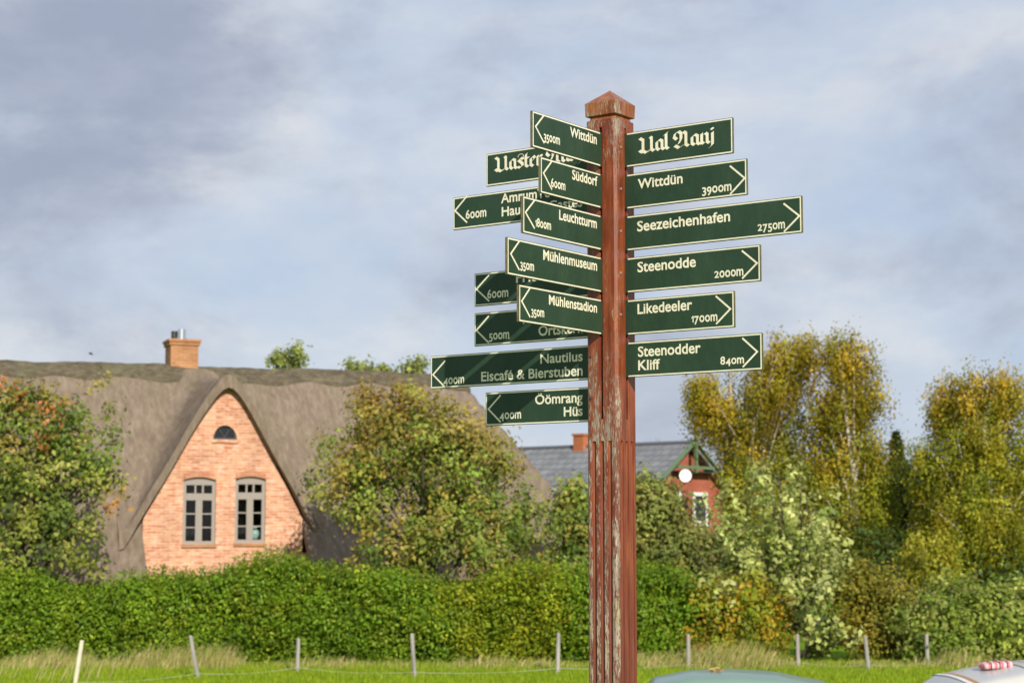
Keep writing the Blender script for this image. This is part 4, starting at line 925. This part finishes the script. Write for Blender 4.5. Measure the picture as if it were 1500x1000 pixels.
# ------------------------------------------------------------------ cars below the bank
def lerp_st(st, x):
    for a, b in zip(st, st[1:]):
        if a[0] <= x <= b[0]:
            t = (x-a[0])/(b[0]-a[0]); t = t*t*(3-2*t)*.5+t*.5
            return [a[i]+(b[i]-a[i])*t for i in range(len(a))]
    return list(st[-1] if x > st[-1][0] else st[0])
def car(name, label, loc, rz, st, belt, paint, wheels, glassz, sides, cat='car', wr=.31):
    """st: stations (x, bottom, top, half width at belt, half width at top)"""
    root = empty(name, loc, rz, label, cat)
    xs = np.linspace(st[0][0], st[-1][0], 90)
    def ring(x, lift=0.):
        _, zb, zt, w, wt = lerp_st(st, x); zb2 = min(belt, zt-.02)
        ctrl = [(0, zb), (w*.82, zb), (w*.97, zb+.07), (w, zb+(zb2-zb)*.5), (w*.985, zb2), (w*.985+(wt-w*.985)*.5, zb2+(zt-zb2)*.5), (wt, zb2+(zt-zb2)*.80), (wt*.90, zb2+(zt-zb2)*.93), (wt*.6, zt-.012), (wt*.3, zt-.002), (0, zt)]
        out = []
        m = len(ctrl)
        for i in range(m-1):
            p0 = Vector(ctrl[max(i-1, 0)]); p1 = Vector(ctrl[i]); p2 = Vector(ctrl[i+1]); p3 = Vector(ctrl[min(i+2, m-1)])
            if i == 0: p0 = Vector((-ctrl[1][0], ctrl[1][1]))
            if i == m-2: p3 = Vector((-ctrl[m-2][0], ctrl[m-2][1]))
            for t in (0, .34, .67):
                q = .5*((2*p1)+(p2-p0)*t+(2*p0-5*p1+4*p2-p3)*t*t+(3*p1-p0-3*p2+p3)*t**3); out.append(q)
        out.append(Vector(ctrl[-1]))
        full = [Vector((x, -p.x, p.y)) for p in out] + [Vector((x, p.x, p.y)) for p in out[-2:0:-1]]
        if lift:
            c = Vector((x, 0, (zb+zt)/2)); full = [p+(p-c).normalized()*lift for p in full]
        return full
    rows = [ring(x) for x in xs]; n = len(rows[0]); V = [p for r in rows for p in r]; Fc = []
    for i in range(len(xs)-1):
        for k in range(n): k2 = (k+1) % n; Fc.append((i*n+k, (i+1)*n+k, (i+1)*n+k2, i*n+k2))
    Fc.append(tuple(range(n))); Fc.append(tuple((len(xs)-1)*n+k for k in range(n))[::-1])
    obj('body', V, Fc, paint, root, True).data.set_sharp_from_angle(angle=R(40))
    def patch(nm, x0, x1, z0, z1, side, m, lift=.005, steps=14):
        V = []; Fc = []; rws = [ring(x, lift) for x in np.linspace(x0, x1, steps)]; nn = len(rws[0]); mp = {}
        for i in range(steps-1):
            for k in range(nn):
                k2 = (k+1) % nn; q = [rws[i][k], rws[i+1][k], rws[i+1][k2], rws[i][k2]]; c = sum(q, Vector())/4
                if z0 < c.z < z1 and (side == 0 or c.y*side > .15):
                    b = len(V); V += q; Fc.append((b, b+1, b+2, b+3))
        if V: return obj(nm, V, Fc, m, root)
    for x0, x1 in sides:
        for sd in (-1, 1): patch('side_window', x0, x1, belt+.02, glassz, sd, DGLASS)
    for x, y in [(a, s) for a in wheels for s in (-1, 1)]:
        w_ = lerp_st(st, x)[3]; c = Vector((x, y*(w_-.08), wr)); V = []; Fc = []
        tube(V, Fc, [c+Vector((0, t, 0)) for t in (-.10, -.09, .09, .10)], [wr*.9, wr, wr, wr*.9], 24); wl = obj('wheel', V, Fc, mat('rubber', (.02, .02, .02), .8), root)
        V = []; Fc = []; tube(V, Fc, [c+Vector((0, y*.095, 0)), c+Vector((0, y*.112, 0))], [wr*.62, wr*.55], 16); obj('rim', V, Fc, STEEL, wl)
    return root, patch, ring
GREENCAR = mat('green_car_paint', (.17, .27, .215), .34, .15, .5, .3)
gp = at(1075, 985.5, 18.0); gz = gp.z
stg = [(-2.05, .42, .62, .70, .60), (-1.9, .25, .78, .80, .68), (-1.15, .22, .93, .84, .72), (-.98, .22, gz-.36, .84, .60), (-.72, .22, gz-.08, .84, .585), (-.35, .22, gz-.015, .84, .58), (.0, .22, gz, .84, .58), (.4, .22, gz-.018, .84, .57), (.9, .22, gz-.10, .84, .56), (1.3, .22, gz-.30, .83, .58), (1.75, .25, .95, .80, .66), (1.95, .42, .75, .72, .62)]
gc, gpatch, _ = car('parked_car', 'metallic green car with a dry leaf on its rounded roof', (gp.x, 18.0+.45, 0), R(-4), stg, .92, GREENCAR, (-1.25, 1.3), gz-.17, ((-.75, .05), (.12, 1.0)))
for y in (-.55, .55):
    V = []; Fc = []; tube(V, Fc, [Vector((-2.04, y, .62)), Vector((-1.93, y, .66))], [.07, .11], 12); obj('headlight', V, Fc, STEEL, gc)
def leaf():
    p = at(1050, 984.2, 18.35); n = 9; V = [(0, 0, 0)]+[(.075*math.cos(a)*(1+.25*math.cos(5*a)), .05*math.sin(a)*(1+.25*math.cos(5*a)), .035*abs(math.sin(a))+.01) for a in np.linspace(0, 2*math.pi, 21)[:-1]]
    Fc = [(0, i+1, (i+1) % 20+1) for i in range(20)]
    o = obj('fallen_leaf', V, Fc, noisy('dry_leaf', [(.3, (.45, .26, .10)), (.7, (.6, .42, .2))], 30)); o.location = p; tag(o, 'curled dry brown leaf lying on the green car roof', 'leaf')
leaf()
WHITECAR = mat('white_car_paint', (.50, .49, .46), .35, 0, .5, .25)
wy = 17.5; wx0 = at(1395, 780, wy).x
def wzt(py): return at(1400, py+8, wy).z
stw = [(-1.35, .45, .70, .72, .62), (-1.2, .25, .95, .84, .74), (-.30, .22, 1.08, .86, .78), (-.06, .22, wzt(1006), .86, .70), (.0, .22, wzt(999), .86, .70), (.09, .22, wzt(988.5), .86, .69), (.40, .22, wzt(978), .86, .68), (.66, .22, wzt(970.5), .86, .68), (.86, .22, wzt(967.5), .86, .68), (1.6, .22, wzt(964), .86, .68), (2.6, .22, wzt(966), .86, .68), (2.95, .22, wzt(985), .85, .70), (3.05, .35, 1.0, .82, .76)]
wc, wpatch, _ = car('parked_van', 'white van at the lower right corner carrying a red checked bundle', (wx0, wy+.5, 0), R(3), stw, 1.02, WHITECAR, (-.6, 2.35), 1.30, ((.15, .95), (1.08, 2.5)), 'van', .33)
wpatch('roof_trim', .075, .115, 1.05, 2.5, 0, mat('van_white_trim', (.8, .8, .78), .3), .006, 4)
wpatch('roof_strip', .118, .165, 1.05, 2.5, 0, mat('brown_strip', (.42, .20, .06), .5), .005, 4)
wpatch('roof_seam', .665, .685, 1.05, 2.5, 0, mat('seam_rubber', (.16, .14, .10), .7), .004, 3)
wpatch('roof_trim', .83, .89, 1.05, 2.5, 0, bpy.data.materials['van_white_trim'], .006, 4)
for y in (-.6, .6):
    V = []; Fc = []; tube(V, Fc, [Vector((-1.34, y, .72)), Vector((-1.22, y, .78))], [.07, .11], 12); obj('headlight', V, Fc, STEEL, wc)
def bundle():
    a = at(1434, 979, wy+.5); b = at(1483, 976, wy+.5); o = empty('checked_bundle', a, 0, 'flat red and white checked bundle lying on the white van roof', 'bundle')
    m = mat('checked_cloth', (.8, .2, .2), .8); t = m.node_tree; tc = nd(t, 'ShaderNodeTexCoord'); mp = nd(t, 'ShaderNodeMapping'); t.links.new(tc.outputs['Object'], mp.inputs[0])
    mp.inputs['Scale'].default_value = (34, 3, 9); ck = nd(t, 'ShaderNodeTexChecker', i_Scale=1.0); ck.inputs['Color1'].default_value = (.60, .17, .19, 1); ck.inputs['Color2'].default_value = (.72, .48, .48, 1)
    t.links.new(mp.outputs[0], ck.inputs[0]); t.links.new(ck.outputs[0], t.nodes['Principled BSDF'].inputs[0])
    L = (b-a).length; d = (b-a).normalized(); V = []; Fc = []; n = 14
    for i in range(17):
        x = L*i/16; f = min(1, (min(i, 16-i)/2.2+.25)); hgt = (.030+.010*i/16)*f*(1+.06*math.sin(i*2.1))
        for k in range(n):
            an = 2*math.pi*k/n; V.append(d*x+Vector((0, .14*f*math.copysign(abs(math.cos(an))**.5, math.cos(an)), hgt*math.copysign(abs(math.sin(an))**.6, math.sin(an))+.026)))
    for i in range(16):
        for k in range(n): Fc.append((i*n+k, i*n+(k+1) % n, (i+1)*n+(k+1) % n, (i+1)*n+k))
    Fc.append(tuple(range(n))[::-1]); Fc.append(tuple(16*n+k for k in range(n)))
    obj('cloth', V, Fc, m, o, True)
    V = []; Fc = []
    for q in (.27, .52, .74):
        p = d*(L*q)
        ring = [p+Vector((0, .146*math.copysign(abs(math.cos(an))**.5, math.cos(an)), (.031+.010*q)*math.copysign(abs(math.sin(an))**.6, math.sin(an))+.026)) for an in np.linspace(0, 2*math.pi, 17)]
        tube(V, Fc, ring, [.005]*17, 5)
    obj('cord', V, Fc, DARKM, o)
bundle()

# ------------------------------------------------------------------ bird
def bird():
    p = at(133, 518, 75); V = []; Fc = []
    tube(V, Fc, [Vector((x, 0, 0)) for x in (-.17, -.12, -.02, .08, .14, .17)], [.01, .035, .06, .045, .025, .006], 8)
    b = len(V)
    for s in (-1, 1):
        q = len(V); V += [Vector((.05, s*.04, .02)), Vector((-.07, s*.04, .01)), Vector((-.05, s*.20, .09)), Vector((.05, s*.22, .10)), Vector((-.08, s*.42, .05))]
        Fc += [(q, q+1, q+2, q+3), (q+3, q+2, q+4)]
    q = len(V); V += [Vector((-.15, .01, 0)), Vector((-.15, -.01, 0)), Vector((-.27, -.05, 0)), Vector((-.27, .05, 0))]; Fc.append((q, q+1, q+2, q+3))
    o = obj('bird', V, Fc, mat('dark_feathers', (.03, .035, .045), .8)); o.location = p; o.scale = (.62, .62, .62); o.rotation_euler = (R(8), R(18), R(15)); tag(o, 'small dark bird flying above the thatched ridge', 'bird')
bird()
